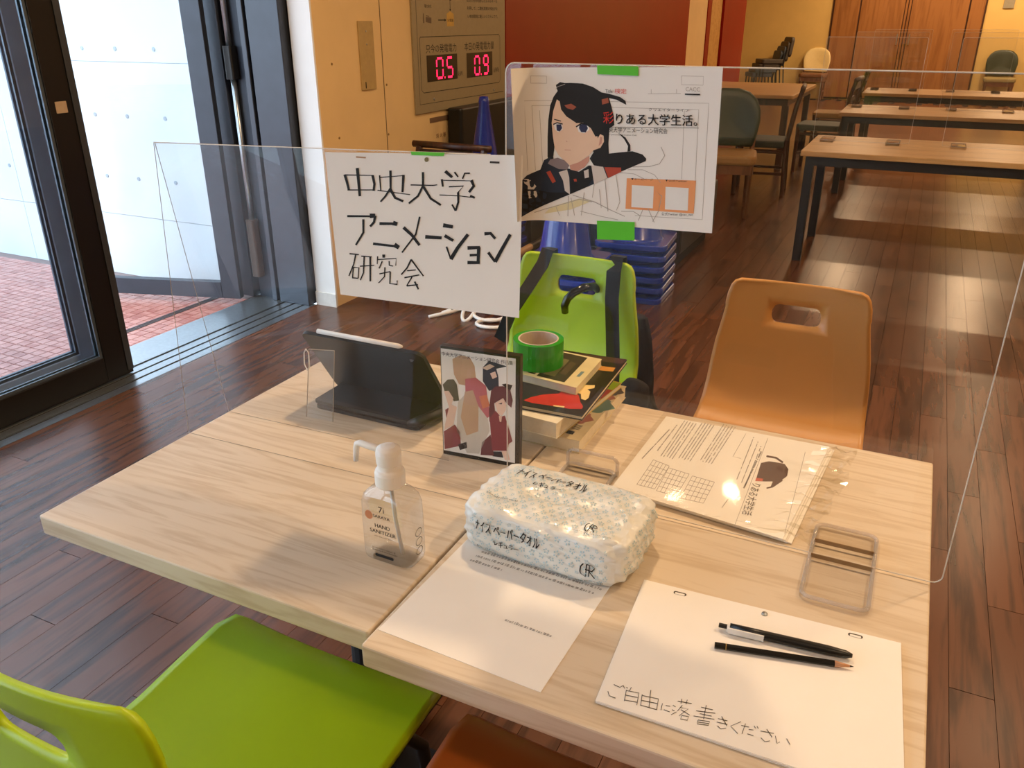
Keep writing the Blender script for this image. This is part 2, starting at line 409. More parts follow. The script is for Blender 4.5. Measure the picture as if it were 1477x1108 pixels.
# outside: mosaic paving and the concrete wall
og = struct(MB().box(-16, -3.085, -14, 3.3, -.3, -.03).build('ground_outside', mat('paving_joint', '84706c', .6)))
tl = MB(); tt = []
M_TILE = wood('red_mosaic_tile', 'a8655a', 'c08478', .22, axis='x', grain=.3, rand='tone')
for i in range(68):
    for j in range(64):
        x = -3.092 - i * .055; y = 3.2 - j * .055
        tl.box(x - .0505, x, y - .0505, y, -.03, -.021); tt += [.4 + .4 * random.random()] * 6
o = tl.build('mosaic_tile', M_TILE, og, tone=tt); o['kind'] = 'stuff'
M_TILE2 = mat('red_paving', 'a9736a', .25, var=.15, scale=8)
MB().box(-16, -3.09, -14, -.33, -.03, -.022).build('paving_field', M_TILE2, og)
MB().box(-16, -6.83, -.33, 3.2, -.03, -.022).build('paving_field', M_TILE2, og)
g2 = MB()
for x in (-3.295, -3.31, -3.325):
    g2.box(x - .003, x + .003, -4, 3.2, -.022, -.018)
g2.build('drain_grating', mat('grating_steel', '5c6266', .4, metal=.6), og)
ew = struct(MB().box(-16, -3.10, 3.30, 3.6, -.3, 4.2).build('wall_outside', M_CONC))
# panels of the concrete wall between the formwork joints
xs = [-3.105, -3.27, -4.95, -6.7, -8.5, -10.3, -12.2, -14, -16]; zs = [-.03, .334, 1.16, 1.985, 2.81, 3.6, 4.2]
for i in range(len(xs) - 1):
    for j in range(len(zs) - 1):
        MB().box(xs[i + 1] + .0015, xs[i] - .0015, 3.285, 3.30, zs[j] + .0015, zs[j + 1] - .0015).build('concrete_panel', M_CONC, ew)
th = MB().lathe([(.011, 0), (.011, .003), (.007, .0035)], 12, M=Matrix.Rotation(PI / 2, 4, 'X')).build('tie_hole', mat('tie_hole_grey', 'a4b0b8', .8), ew)
k = 0
for z in (.55, .885, 1.225, 1.6):
    for x in (-3.35, -3.62, -3.90, -4.15, -4.42, -4.70, -5.0, -5.3):
        q = th if k == 0 else th.copy()
        if k: COL.objects.link(q)
        q.location = (x, 3.285, z); k += 1

# ------------------------------------------------------------------ ceiling downlights
M_LED = mat('warm_led', 'ffd9a6', .5, emit=14.0)
k = 0
def downlight(x, y, where, watt=LAMP_WATT):
    t = thing('downlight', 'recessed warm ceiling downlight ' + where, 'light', (x, y, 3.1), 0, 'ceiling downlights'); local(t)
    MB().lathe([(.085, 0), (.10, 0), (.10, -.012), (.085, -.012)], 24).build('trim_ring', M_WHITE_WALL, t)
    MB().lathe([(.083, -.002), (.083, -.006)], 24).build('lens', M_LED, t)
    l = bpy.data.lights.new('downlight_lamp', 'AREA'); l.shape = 'DISK'; l.size = .17; l.energy = watt; l.color = LAMP_COL
    lo = bpy.data.objects.new('downlight_lamp', l); COL.objects.link(lo); lo.parent = t; lo.location = (0, 0, -.014)
ROW = ('on the entrance side', 'in the middle', 'on the right')
for j, y in enumerate((-6.5, -3.5, -.6, 2.2, 5.0, 7.8, 10.6, 13.4, 16.0)):
    for i, x in enumerate((-.9, 1.1, 3.3)):
        downlight(x, y, watt=LAMP_ROW[j] * (.8, 1, .8)[i], where='%s, %s row from the back wall' % (ROW[i], ('first', 'second', 'third', 'fourth', 'fifth', 'sixth', 'seventh', 'eighth', 'ninth')[j]))

# ------------------------------------------------------------------ the two cafe tables
T = .705
def cafe_table(name, label, x0, x1, y0, y1, group):
    cx, cy = (x0 + x1) / 2, (y0 + y1) / 2
    t = thing(name, label, 'table', (cx, cy, 0), 0, group)
    MB().rbox(x0, x1, y0, y1, T - .031, T, .004).build('table_top', M_ASH, t, bevel=.0025)
    MB().box(cx - .2, cx + .2, cy - .025, cy + .025, T - .06, T - .031).box(cx - .025, cx + .025, cy - .2, cy + .2, T - .06, T - .031).build('top_bracket', M_BLACK, t)
    MB().lathe([(.038, .02), (.038, T - .05)], 20, M=Matrix.Translation((cx, cy, 0))).build('column', M_BLACK, t, smooth=False)
    b = MB()
    b.box(cx - .26, cx + .26, cy - .035, cy + .035, 0, .025).box(cx - .035, cx + .035, cy - .3, cy + .3, .0005, .0255)
    b.build('cross_base', M_BLACK, t)
    return t
cafe_table('cafe_table', 'pale ash cafe table with the hand sanitizer and the tablet on it', -1.056, -.4815, .609, 1.350, 'pushed together cafe tables')
cafe_table('cafe_table', 'pale ash cafe table with the paper towels and the sketch sheets on it', -.4775, .110, .588, 1.338, 'pushed together cafe tables')

# ------------------------------------------------------------------ moulded shell chairs with a grip slot
def shell_chair(label, material, loc, rz, legs=M_BLACK, group='moulded shell chairs', lipw=1.0):
    t = thing('shell_chair', label, 'chair', loc, rz, group); local(t)
    # seat front is +y; profile rows: y, z, half width
    base = [(.215, .422, .192), (.20, .438, .204), (.16, .446, .208), (.08, .440, .208), (0, .434, .206), (-.08, .434, .205), (-.14, .440, .203),
            (-.18, .456, .200), (-.207, .485, .197), (-.222, .525, .194), (-.233, .575, .190), (-.243, .625, .184), (-.252, .670, .176),
            (-.2535, .6775, .1745), (-.258, .698, .171), (-.2625, .7185, .168), (-.264, .726, .169), (-.270, .752, .166), (-.275, .772, .160), (-.278, .7825, .152), (-.2795, .787, .138)]
    base = [(y + (max(0, z - .53) * .15 if z > .53 else 0), z, w) for y, z, w in base]
    rows = [b for b in base]
    i0, i1 = 12, 17                     # the slot lies between these rows
    cols = [-1, -.93, -.8, -.6, -.46, -.40, -.35, -.27, -.13, 0, .13, .27, .35, .40, .46, .6, .8, .93, 1]
    c0, c1 = 4, 14
    def P(c, k):
        y, z, w = rows[k]
        x = c * w
        if abs(c) > .95: x = c * (w - .003)
        dish = .012 * (1 - c * c) * (1 + max(0, z - .5) * 5.5)
        if k < 7: return (x, y, z - dish)
        a = min(1, (k - 6) / 4); return (x, y - dish * a * .8, z - dish * (1 - a))
    b = MB(); idx = {}
    for k in range(len(rows)):
        for j, c in enumerate(cols): idx[(j, k)] = len(b.v); b.v.append(P(c, k))
    for k in range(len(rows) - 1):
        for j in range(len(cols) - 1):
            if i0 <= k < i1 and c0 <= j < c1: continue
            b.f.append((idx[(j, k)], idx[(j + 1, k)], idx[(j + 1, k + 1)], idx[(j, k + 1)])); b.m.append(0)
    ring = [(j, i0) for j in range(c0, c1)] + [(c1, k) for k in range(i0, i1)] + [(j, i1) for j in range(c1, c0, -1)] + [(c0, k) for k in range(i1, i0, -1)]
    n = len(ring); inner = []
    za = rows[i0][1]; zb = rows[i1][1]; zc = (za + zb) / 2
    for j, k in ring:
        x, y, z = P(cols[j], k)
        u = x / .078; v = (z - zc) / ((zb - za) / 2); u = max(-1, min(1, u)); v = max(-1, min(1, v))
        m = max(abs(u), abs(v)) or 1; xx, dz = u / m * .057, v / m * .0225; r_ = .017
        ex, ez = abs(xx) - (.057 - r_), abs(dz) - (.0225 - r_)
        if ex > 0 and ez > 0:
            e = math.hypot(ex, ez); xx = math.copysign(.057 - r_ + ex / e * r_, xx); dz = math.copysign(.0225 - r_ + ez / e * r_, dz)
        zz = zc + dz
        tt = (zz - za) / (zb - za); yy = rows[i0][0] + (rows[i1][0] - rows[i0][0]) * tt - .0096 * (1 + max(0, zz - .5) * 5.5) * (1 - (xx / .17) ** 2)
        inner.append(len(b.v)); b.v.append((xx, yy, zz))
    for q in range(n):
        a, c = ring[q], ring[(q + 1) % n]
        b.f.append((idx[a], idx[c], inner[(q + 1) % n], inner[q])); b.m.append(0)
    o = b.build('seat_shell', material, t, smooth=True)
    q = o.modifiers.new('thickness', 'SOLIDIFY'); q.thickness = .009; q.offset = -1 if False else 0
    for sx in (-1, 1):
        for fy in (1, -1):
            MB().tube([(sx * .15, fy * .10, .415), (sx * .165, fy * .135, .405), (sx * .185, fy * .165, .36), (sx * .205, fy * .20, 0)], .0105, 8).build('leg', legs, t, smooth=True)
    for fy in (.10, -.10): MB().tube([(-.15, fy, .415), (.15, fy, .415)], .009, 6).build('seat_bar', legs, t)
    return t
shell_chair('lime green shell chair nearest the camera, pushed up at the front of the tables', M_LIME, (-.703, .594, 0), 0)
shell_chair('orange brown shell chair under the front of the table, only its seat showing', M_BROWN, (-.245, .572, 0), 0)
shell_chair('lime green shell chair behind the tables with black bag straps over it', M_LIME, (-.765, 1.728, 0), PI - .02)
shell_chair('light tan shell chair with grip slot behind the tables', M_BEECH, (-.195, 1.722, 0), PI)

# black bag hung on the lime chair behind the table
bg = thing('shoulder_bag', 'black fabric bag hanging by two straps from the lime chair behind the tables', 'bag', (-.70, 2.1, .2))
M_FAB = mat('black_fabric', '0b0b0c', .9, var=.2, scale=120, bump=.1)
bb = MB()
def bagf(u, v):
    a = 2 * PI * u; z = .20 + .40 * v
    w = (.17 + .02 * math.sin(3 * a)) * (1 - .25 * v ** 3) * (.75 + .25 * math.sin(PI * min(1, v * 2.4 + .12)))
    d = .075 * (1 - .3 * v ** 2)
    return (-.70 + w * math.cos(a) + .004 * math.sin(9 * a + 7 * v), 2.10 + d * math.sin(a), z)
bb.grid(bagf, 28, 12); n = 29
bb.f.append(tuple(range(27, -1, -1))); bb.m.append(0); bb.f.append(tuple(range(12 * n, 12 * n + 28))); bb.m.append(0)
bb.build('bag_body', M_FAB, bg, smooth=True)
def strap(pts, w, name='strap', par=bg):
    b = MB(); P = [Vector(p) for p in pts]; ws = w if isinstance(w, list) else [w] * len(P)
    for i in range(len(P) - 1):
        pass
    vs = []
    for i, p in enumerate(P):
        a = P[max(0, i - 1)]; c = P[min(len(P) - 1, i + 1)]; t = (c - a).normalized()
        s = t.cross(Vector((0, -1, .2))).normalized()
        if abs(t.y) > .8: s = Vector((1, 0, 0))
        vs += [p - s * ws[i] / 2, p + s * ws[i] / 2]
    b.add(vs, [(2 * i, 2 * i + 1, 2 * i + 3, 2 * i + 2) for i in range(len(P) - 1)])
    b.build(name, M_FAB, par, solid=.004)
strap([(-.655, 2.03, .58), (-.650, 2.012, .72), (-.650, 1.995, .80), (-.650, 1.965, .803), (-.650, 1.948, .77), (-.646, 1.932, .70), (-.634, 1.915, .62), (-.618, 1.885, .54), (-.602, 1.84, .47), (-.592, 1.82, .40)], .036)
strap([(-.84, 2.03, .58), (-.845, 2.012, .72), (-.842, 1.995, .80), (-.842, 1.965, .803), (-.850, 1.950, .765), (-.885, 1.930, .70), (-.925, 1.91, .63), (-.955, 1.90, .55)], .034)
b = MB()
b.lathe([(.0, -.06), (.035, -.055), (.05, -.02), (.045, .03), (.03, .06), (0, .065)], 14, M=Matrix.Translation((-.545, 1.80, .47)) @ Matrix.Rotation(.3, 4, 'Y') @ Matrix.Diagonal((1, .8, 1.2, 1)))
b.build('side_pocket', M_FAB, bg, smooth=True)
# umbrella hooked through the slot
um = thing('umbrella', 'black umbrella whose curved handle hooks through the lime chair slot', 'umbrella', (-.73, 2.0, .1))
MB().tube([(-.765, 1.908, .655), (-.765, 1.903, .675), (-.758, 1.905, .695), (-.745, 1.915, .71), (-.725, 1.935, .721), (-.708, 1.965, .718), (-.70, 1.985, .70), (-.70, 1.99, .66)], [.0095, .0105, .011, .011, .011, .011, .0105, .010], 10).build('handle', mat('glossy_black', '0a0a0b', .12), um, smooth=True)
MB().tube([(-.70, 1.99, .66), (-.70, 1.985, .10)], .006, 8).build('shaft', M_BLACK, um)
MB().tube([(-.70, 1.99, .60), (-.70, 1.988, .50), (-.70, 1.986, .30), (-.70, 1.985, .13)], [.011, .017, .02, .01], 10).build('canopy', M_FAB, um, smooth=True)

# ------------------------------------------------------------------ acrylic screens
def sheet(fn, nu, nv, th, name, m, par, edge=None):
    b = MB(); b.grid(fn, nu, nv); o = b.build(name, m, par, smooth=True); return o
# right hand screen: square sheet standing in two clear feet
sb_ = thing('acrylic_screen', 'clear square acrylic screen on the right table holding the printed poster', 'screen', (-.18, .992, T))
def slab(x0, x1, z0, z1, y0, y1, par, name='sheet', r=.012):
    MB().rbox(x0, x1, z0, z1, -y1, -y0, r, M=Matrix(((1, 0, 0, 0), (0, 0, -1, 0), (0, 1, 0, 0), (0, 0, 0, 1)))).build(name, M_ACRYL, par)
slab(-.487, .121, T + .004, 1.311, .9905, .9935, sb_)
def rim(x0, x1, z0, z1, y, par, m=M_EDGE, r=.012, rad=.0009):
    P = [(a, y, b) for a, b in rrect(x0, x1, z0, z1, r, 4)]
    MB().tube(P, rad, 5, closed=True).build('polished_edge', m, par)
rim(-.487, .121, T + .004, 1.311, .992, sb_)
def foot(x0, x1, y0, y1, par, ys):
    b = MB(); b.rbox(x0, x1, y0, y1, T, T + .004, .012)
    b.build('foot_plate', M_ACRYL, par)
    P = [(a, c, T + .006) for a, c in rrect(x0 + .002, x1 - .002, y0 + .002, y1 - .002, .012, 5)]
    MB().tube(P, .0028, 8, closed=True).build('foot_rim', clear('foot_rim_acrylic', (.93, .90, .90), 1.6, .05, film=.22), par, smooth=True)
    for y in ys:
        MB().box(x0 + .003, x1 - .003, y - .0006, y + .0006, T + .004, T + .010).build('slot_wall', mat('slot_line_brown', '8a6c48', .3), par)
foot(-.038, .044, .890, 1.068, sb_, (.9825, 1.020))
foot(-.420, -.337, .958, 1.080, sb_, (.9825, 1.020))
MB().box(-.420, -.337, 1.075, 1.078, T, T + .03).build('foot_lip', M_ACRYL, sb_)
MB().tube([(-.420, 1.0765, T + .002), (-.420, 1.0765, T + .024), (-.413, 1.0765, T + .031), (-.344, 1.0765, T + .031), (-.337, 1.0765, T + .024), (-.337, 1.0765, T + .002)], .003, 8).build('lip_rim', clear('foot_rim_acrylic'), sb_, smooth=True)
# left hand screen: thin bowed sheet folded over like a tent
sa = thing('acrylic_screen', 'thin bowed clear acrylic screen on the left table holding the handwritten sign', 'screen', (-.76, .93, T))
def paneA(x, z):
    t = (z - .708) / .49; l = .897 + .008 * t; r = .914 + .054 * t; return l + (r - l) * (x + 1.057) / .562
frontA = bil((-1.029, .905, 1.194), (-.497, .967, 1.201), (-.497, .914, T + .0005), (-1.057, .897, T + .0005))
rearA = bil((-1.029, .907, 1.193), (-.497, .969, 1.200), (-.60, 1.006, T + .0005), (-1.055, .992, T + .0005))
sheet(frontA, 10, 8, .002, 'front_leaf', M_ACRYL, sa)
sheet(rearA, 10, 8, .002, 'rear_leaf', M_ACRYL, sa)
E1 = mat('grey_sheet_edge', 'a89c8e', .3)
MB().tube([frontA(u / 8, 0) for u in range(9)], .0008, 5).build('top_edge', M_EDGE, sa)
for fn in (frontA, rearA):
    MB().tube([fn(0, v / 8) for v in range(9)], .0005, 5).build('side_edge', E1, sa)
    MB().tube([fn(u / 8, 1) for u in range(9)], .0004, 5).build('bottom_edge', E1, sa)
# clear card holder leaning on the tablet
cc = thing('clear_card_holder', 'small clear plastic card holder with a clip standing before the tablet', 'holder', (-.90, 1.052, T))
hold = bil((-.902, 1.050, T + .128), (-.852, 1.057, T + .131), (-.857, 1.040, T), (-.912, 1.036, T))
sheet(hold, 2, 3, .002, 'card_pocket', clear('pocket_film', (.96, .96, .96), 1.5, film=.10), cc)
MB().tube([hold(0, v / 4) for v in range(5)], .0007, 5).tube([hold(1, v / 4) for v in range(5)], .0007, 5).tube([hold(u / 3, 0) for u in range(4)], .0007, 5).build('pocket_edge', E1, cc)
MB().tube([(-.912, 1.048, T + .120), (-.914, 1.048, T + .098), (-.908, 1.047, T + .088), (-.902, 1.047, T + .096), (-.902, 1.048, T + .122), (-.907, 1.048, T + .128)], .0011, 6, closed=True).build('clip', mat('clip_white', 'e6e2dc', .2), cc, smooth=True)

# ------------------------------------------------------------------ handwritten sign
sg = thing('paper_sign', 'white paper sign with black handwritten Japanese characters taped to the left screen', 'sign', (-.59, .94, .994))
signP = bil((-.737, .9345, 1.194), (-.451, .9675, 1.203), (-.444, .9425, .994), (-.722, .9215, .995))
off = lambda fn, d: (lambda u, v: fn(u, v) + Vector((0, -d, 0)))
MB().grid(signP, 8, 6).build('paper_sheet', M_PAPER, sg, smooth=True)
hs = homography([(37, 144), (1093, 163), (1075, 1027), (122, 901)], [(0, 0), (1, 0), (1, 1), (0, 1)])
sfn = lambda x, y: signP(*hs(x, y)) + Vector((0, -.0006, 0))
ink = MB()
STR = [
 (13, [(140, 268), (152, 310), (162, 352)]), (6, [(140, 270), (285, 273)]), (13, [(282, 272), (292, 320), (288, 357)]), (6, [(155, 352), (295, 352)]), (15, [(203, 232), (210, 300), (218, 386)]),
 (7, [(318, 272), (325, 357)]), (5, [(318, 284), (440, 274)]), (13, [(442, 270), (438, 365)]), (5, [(308, 354), (478, 378)]), (12, [(374, 246), (376, 350)]), (10, [(374, 345), (350, 385), (324, 416)]), (14, [(374, 348), (400, 395), (442, 414)]),
 (6, [(480, 325), (600, 328), (622, 325)]), (12, [(545, 255), (546, 330), (520, 385), (472, 425)]), (13, [(548, 335), (588, 400), (642, 435)]),
 (17, [(664, 250), (702, 284)]), (9, [(714, 255), (734, 282)]), (9, [(798, 262), (770, 262), (758, 292)]), (11, [(646, 294), (652, 335)]), (5, [(646, 300), (806, 304)]), (16, [(806, 300), (820, 332), (794, 366)]),
 (7, [(684, 336), (764, 332), (735, 366)]), (12, [(735, 366), (736, 420), (722, 466)]), (10, [(722, 466), (702, 432)]), (5, [(634, 380), (745, 386), (826, 396)]), (13, [(800, 386), (826, 396)]),
 (11, [(155, 493), (280, 494)]), (24, [(270, 492), (298, 490)]), (13, [(298, 492), (292, 525), (272, 548)]), (11, [(237, 510), (238, 580), (200, 646)]),
 (15, [(320, 533), (408, 534)]), (24, [(390, 530), (412, 536)]), (13, [(288, 639), (420, 655)]), (24, [(398, 645), (422, 660)]),
 (9, [(530, 497), (510, 590), (438, 686)]), (16, [(445, 554), (490, 595), (530, 648)]),
 (19, [(560, 604), (648, 610)]),
 (21, [(655, 543), (708, 552)]), (17, [(664, 598), (710, 625)]), (9, [(674, 656), (698, 722)]), (20, [(698, 722), (735, 662), (790, 592)]),
 (18, [(788, 664), (856, 662)]), (19, [(850, 660), (846, 742)]), (13, [(800, 702), (850, 700)]), (17, [(788, 740), (856, 741)]),
 (17, [(880, 590), (915, 588), (940, 616)]), (15, [(902, 688), (940, 738)]), (20, [(940, 738), (980, 668), (1024, 594)]),
 (7, [(168, 691), (216, 696)]), (7, [(200, 694), (190, 745), (166, 806)]), (6, [(188, 762), (184, 818)]), (6, [(188, 762), (216, 764), (213, 818)]), (6, [(184, 816), (213, 818)]), (6, [(228, 704), (282, 708)]), (6, [(222, 756), (294, 752)]), (7, [(243, 705), (240, 790), (224, 828)]), (9, [(274, 708), (275, 834)]),
 (14, [(343, 696), (343, 712)]), (5, [(312, 705), (310, 746)]), (5, [(310, 722), (408, 716), (406, 754)]), (6, [(336, 730), (320, 768)]), (6, [(372, 730), (372, 752), (392, 756)]), (6, [(322, 796), (378, 784)]), (7, [(378, 784), (376, 846), (414, 850), (414, 830)]), (6, [(350, 762), (348, 810), (318, 842)]),
 (8, [(487, 722), (466, 765), (435, 800)]), (8, [(487, 722), (515, 760), (552, 808)]), (6, [(466, 780), (512, 776)]), (7, [(452, 816), (530, 802)]), (7, [(492, 812), (464, 858)]), (7, [(464, 858), (524, 852)]), (9, [(506, 836), (526, 876)])]
for w, p in STR: ink.stroke(p, w * 1.05, sfn, 0, w * .85)
ink.build('handwriting', M_INK, sg)
MB().stroke([(908, 200), (962, 203)], 11, sfn).build('peg_slot', mat('slot_dark', '3a3532', .8), sg)
MB().stroke([(196, 171), (246, 175)], 8, sfn).build('peg_slot', mat('slot_tan', 'b58d6c', .8), sg)
MB().flat([(563 + 11 * math.cos(a * PI / 8), 186 + 13 * math.sin(a * PI / 8)) for a in range(16)], sfn).build('peg_hole', mat('hole_olive', '7d7250', .8), sg)
MB().flat([(480, 140), (662, 147), (655, 166), (484, 160)], lambda x, y: sfn(x, y) + Vector((0, -.0004, 0))).build('tape_strip', M_TAPE, sg)

# ------------------------------------------------------------------ printed poster
po = thing('poster', 'printed poster of a drawn dark haired figure taped to the right screen', 'poster', (-.34, .985, 1.12))
base_p = bil((-.477, .989, 1.3055), (-.214, .989, 1.3115), (-.208, .989, 1.1235), (-.468, .989, 1.117))
def posterP(u, v):
    p = base_p(u, v); t = max(0, 1 - u / .16); p.y -= .036 * t * t; p.x += .016 * t * t; p.z += .004 * t * t * (1 if v > .5 else .2)
    return p
MB().grid(posterP, 60, 4).build('paper_sheet', M_PAPER, po, smooth=True)
hp = homography([(78, 112), (1330, 107), (1257, 1088), (100, 1003)], [(0, 0), (1, 0), (1, 1), (0, 1)])
def pf(layer): return lambda x, y: posterP(*hp(x, y)) + Vector((0, -.0004 - .00012 * layer, 0))
art_cols = [('hair_black', '17120f'), ('skin_tone', 'f0cdb0'), ('skin_shade', 'd39a86'), ('eye_white', 'f4f0ec'), ('iris_blue', '2b2f52'), ('navy_cloth', '1d2534'), ('cloth_grey', '8a7a7c'), ('cloth_red', 'b4452c'),
            ('cloth_white', 'd8cdc4'), ('hair_red_glint', 'a5553a'), ('print_black', '0f0c0c'), ('print_orange', 'eda068'), ('print_line', 'b4aca4'), ('print_paper', 'eceae6'), ('print_red', 'd8352a'), ('print_cream', 'e6d9ac')]
ART = [mat('art_' + n, c, .7, var=.02) for n, c in art_cols]; AI = {n: i for i, (n, c) in enumerate(art_cols)}
pic = MB(); pic.fine = 45.
def A(col, layer, pts): pic.flat(pts, pf(layer), AI[col])
A('hair_black', 0, [(345, 235), (340, 215), (365, 198), (395, 203), (430, 202), (500, 206), (560, 226), (610, 258), (660, 268), (720, 285), (752, 308), (757, 332), (738, 322), (700, 302), (655, 292), (668, 340), (682, 400), (684, 452), (655, 470), (648, 560), (650, 620), (720, 612), (790, 606), (850, 625), (872, 650), (868, 664), (760, 710), (700, 735), (620, 700), (560, 690), (535, 650), (560, 610), (450, 560), (330, 560), (318, 640), (330, 700), (300, 690), (284, 640), (286, 520), (292, 420), (305, 335), (325, 285), (350, 250)])
A('hair_black', 0, [(705, 495), (750, 525), (778, 570), (778, 606), (760, 608), (764, 575), (742, 535)])
A('skin_tone', 1, [(345, 300), (322, 370), (312, 440), (318, 520), (328, 590), (350, 630), (415, 690), (470, 672), (530, 632), (560, 600), (600, 586), (622, 550), (620, 515), (600, 505), (585, 530), (575, 470), (500, 360), (420, 310)])
A('skin_shade', 2, [(415, 690), (470, 672), (535, 632), (530, 665), (505, 700), (460, 725), (420, 715)])
A('skin_shade', 2, [(600, 520), (612, 525), (608, 560), (590, 575), (596, 545)])
A('hair_black', 3, [(345, 300), (362, 312), (370, 360), (400, 400), (460, 440), (500, 438), (545, 470), (572, 520), (590, 515), (640, 430), (560, 300), (430, 255), (360, 270)])
A('hair_red_glint', 4, [(390, 335), (430, 325), (462, 345), (440, 362), (405, 352)])
A('hair_red_glint', 4, [(612, 300), (650, 290), (655, 320), (615, 330)])
A('eye_white', 2, [(325, 450), (345, 440), (375, 448), (378, 478), (352, 494), (332, 480)]); A('iris_blue', 3, [(340, 448), (368, 448), (374, 470), (360, 490), (342, 484)])
A('eye_white', 2, [(462, 460), (490, 445), (530, 448), (536, 480), (505, 500), (472, 492)]); A('iris_blue', 3, [(480, 448), (518, 447), (528, 470), (515, 495), (488, 494), (474, 470)])
pic.stroke([(322, 448), (345, 438), (378, 446)], 7, pf(5), AI['print_black']); pic.stroke([(458, 462), (488, 443), (534, 446)], 8, pf(5), AI['print_black'])
pic.stroke([(328, 418), (368, 428)], 5, pf(5), AI['print_black']); pic.stroke([(480, 430), (530, 425)], 5, pf(5), AI['print_black'])
pic.stroke([(388, 598), (425, 600)], 4, pf(5), AI['skin_shade']); pic.stroke([(398, 545), (404, 552)], 4, pf(5), AI['skin_shade'])
A('navy_cloth', 1, [(160, 745), (240, 715), (262, 660), (300, 640), (330, 690), (420, 712), (470, 728), (530, 690), (620, 700), (722, 702), (722, 728), (640, 765), (440, 850), (126, 980), (132, 770)])
A('cloth_grey', 2, [(345, 645), (385, 660), (414, 690), (400, 715), (350, 712), (285, 680), (300, 655)])
A('print_black', 2, [(132, 820), (300, 850), (440, 850), (126, 980)]); A('print_black', 2, [(415, 715), (470, 728), (545, 690), (560, 760), (520, 815), (420, 855)])
A('cloth_white', 3, [(135, 762), (175, 768), (215, 812), (200, 830), (160, 826)]); A('cloth_white', 3, [(162, 836), (215, 840), (222, 876), (170, 880)])
A('cloth_white', 3, [(350, 730), (400, 715), (412, 760), (415, 862), (385, 840), (375, 780)]); A('cloth_white', 3, [(545, 690), (615, 698), (640, 765), (560, 800)])
A('cloth_red', 3, [(275, 730), (300, 722), (332, 785), (312, 796)]); A('cloth_red', 3, [(622, 700), (722, 702), (722, 728), (645, 764)])
A('cloth_red', 4, [(438, 770), (455, 768), (458, 785), (442, 786)]); A('cloth_white', 4, [(500, 722), (528, 712), (530, 760), (505, 766)])
# line drawing of the unfinished half
for w, p in ((4, [(200, 965), (330, 930), (470, 890), (545, 905)]), (3, [(330, 935), (350, 985)]), (4, [(405, 870), (400, 990)]), (3, [(420, 880), (440, 985)]), (4, [(430, 865), (560, 905), (650, 950), (740, 990)]), (3, [(475, 960), (600, 990), (700, 1010)]),
             (3, [(560, 800), (548, 880)]), (4, [(625, 775), (640, 960)]), (3, [(690, 745), (712, 905), (690, 955)]), (3, [(760, 715), (850, 715), (920, 745), (955, 790)]), (4, [(905, 1020), (940, 960), (962, 870), (915, 830)]), (4, [(820, 1015), (850, 945), (880, 945), (915, 1025)]),
             (4, [(720, 960), (790, 960), (830, 985)]), (4, [(960, 580), (982, 630), (950, 680), (890, 696), (790, 698)]), (3, [(340, 240), (350, 225), (395, 210)]), (3, [(700, 730), (800, 740), (860, 770)]), (3, [(500, 850), (480, 985)]), (3, [(590, 830), (600, 940)])):
    pic.stroke(p, w, pf(1), AI['print_line'])
# ruled frame lines of the layout sheet
for p in ([(150, 305), (1245, 322), (1200, 1008), (800, 985)], [(195, 335), (1185, 360), (1150, 960)], [(195, 335), (210, 720)], [(150, 305), (165, 720)], [(240, 365), (255, 720)], [(1100, 365), (1080, 770)], [(190, 160), (285, 162), (285, 205), (190, 203), (190, 160)], [(1085, 160), (1215, 163), (1212, 215), (1085, 212), (1085, 160)], [(885, 266), (1080, 264)], [(905, 240), (905, 266)], [(1055, 238), (1055, 264)]):
    pic.stroke(p, 2.5, pf(-2), AI['print_line'])
A('print_cream', 0, [(300, 935), (470, 885), (545, 900), (420, 950), (260, 975)])
A('print_orange', 1, [(755, 765), (1165, 778), (1150, 972), (745, 945)]); A('print_paper', 2, [(985, 815), (1122, 822), (1115, 955), (980, 948)]); A('print_paper', 2, [(785, 805), (915, 812), (908, 942), (780, 935)])
def PT(body, x, y, w, h, col='print_black', layer=6):
    vs, fs, (x0, y0, x1, y1) = glyphs(body)
    fn = pf(layer); pic.add([fn(x + (a - x0) / (x1 - x0) * w, y + h * (1 - (b - y0) / (y1 - y0)) + (a - x0) / (x1 - x0) * w * .022) for a, b in vs], fs, AI[col])
PT('彩', 620, 372, 62, 70, 'print_red'); PT('りある大学生活。', 695, 380, 480, 66); PT('りある大学生活。', 697, 381, 480, 66, 'print_black', 7)
PT('クリエイターライフ', 890, 350, 235, 17); PT('中央大学アニメーション研究会', 627, 462, 372, 32); pic.stroke([(625, 462), (1185, 468)], 2.5, pf(6), AI['print_black'])
PT('Chuo University Animation Club', 627, 503, 190, 10); PT('検定', 690, 235, 70, 30, 'print_red'); PT('Title', 635, 240, 42, 20); PT('CACC', 1110, 226, 84, 24, 'print_line'); pic.stroke([(1105, 268), (1195, 270)], 8, pf(6), AI['print_black'])
PT('▼', 782, 764, 14, 12); PT('ホームページ', 800, 764, 112, 12); PT('▼', 985, 772, 14, 12); PT('公式Twitter', 1003, 772, 110, 12); PT('公式Twitter @cac_net', 960, 965, 185, 20)
pic.build('illustration', ART, po)
tp = MB(); tp.flat([(588, 98), (832, 104), (832, 160), (590, 150)], pf(9)); tp.build('tape_strip', M_TAPE, po)
tp = MB(); tp.flat([(575, 1015), (800, 1022), (798, 1130), (575, 1124)], pf(9)); tp.build('tape_strip', M_TAPE, po)

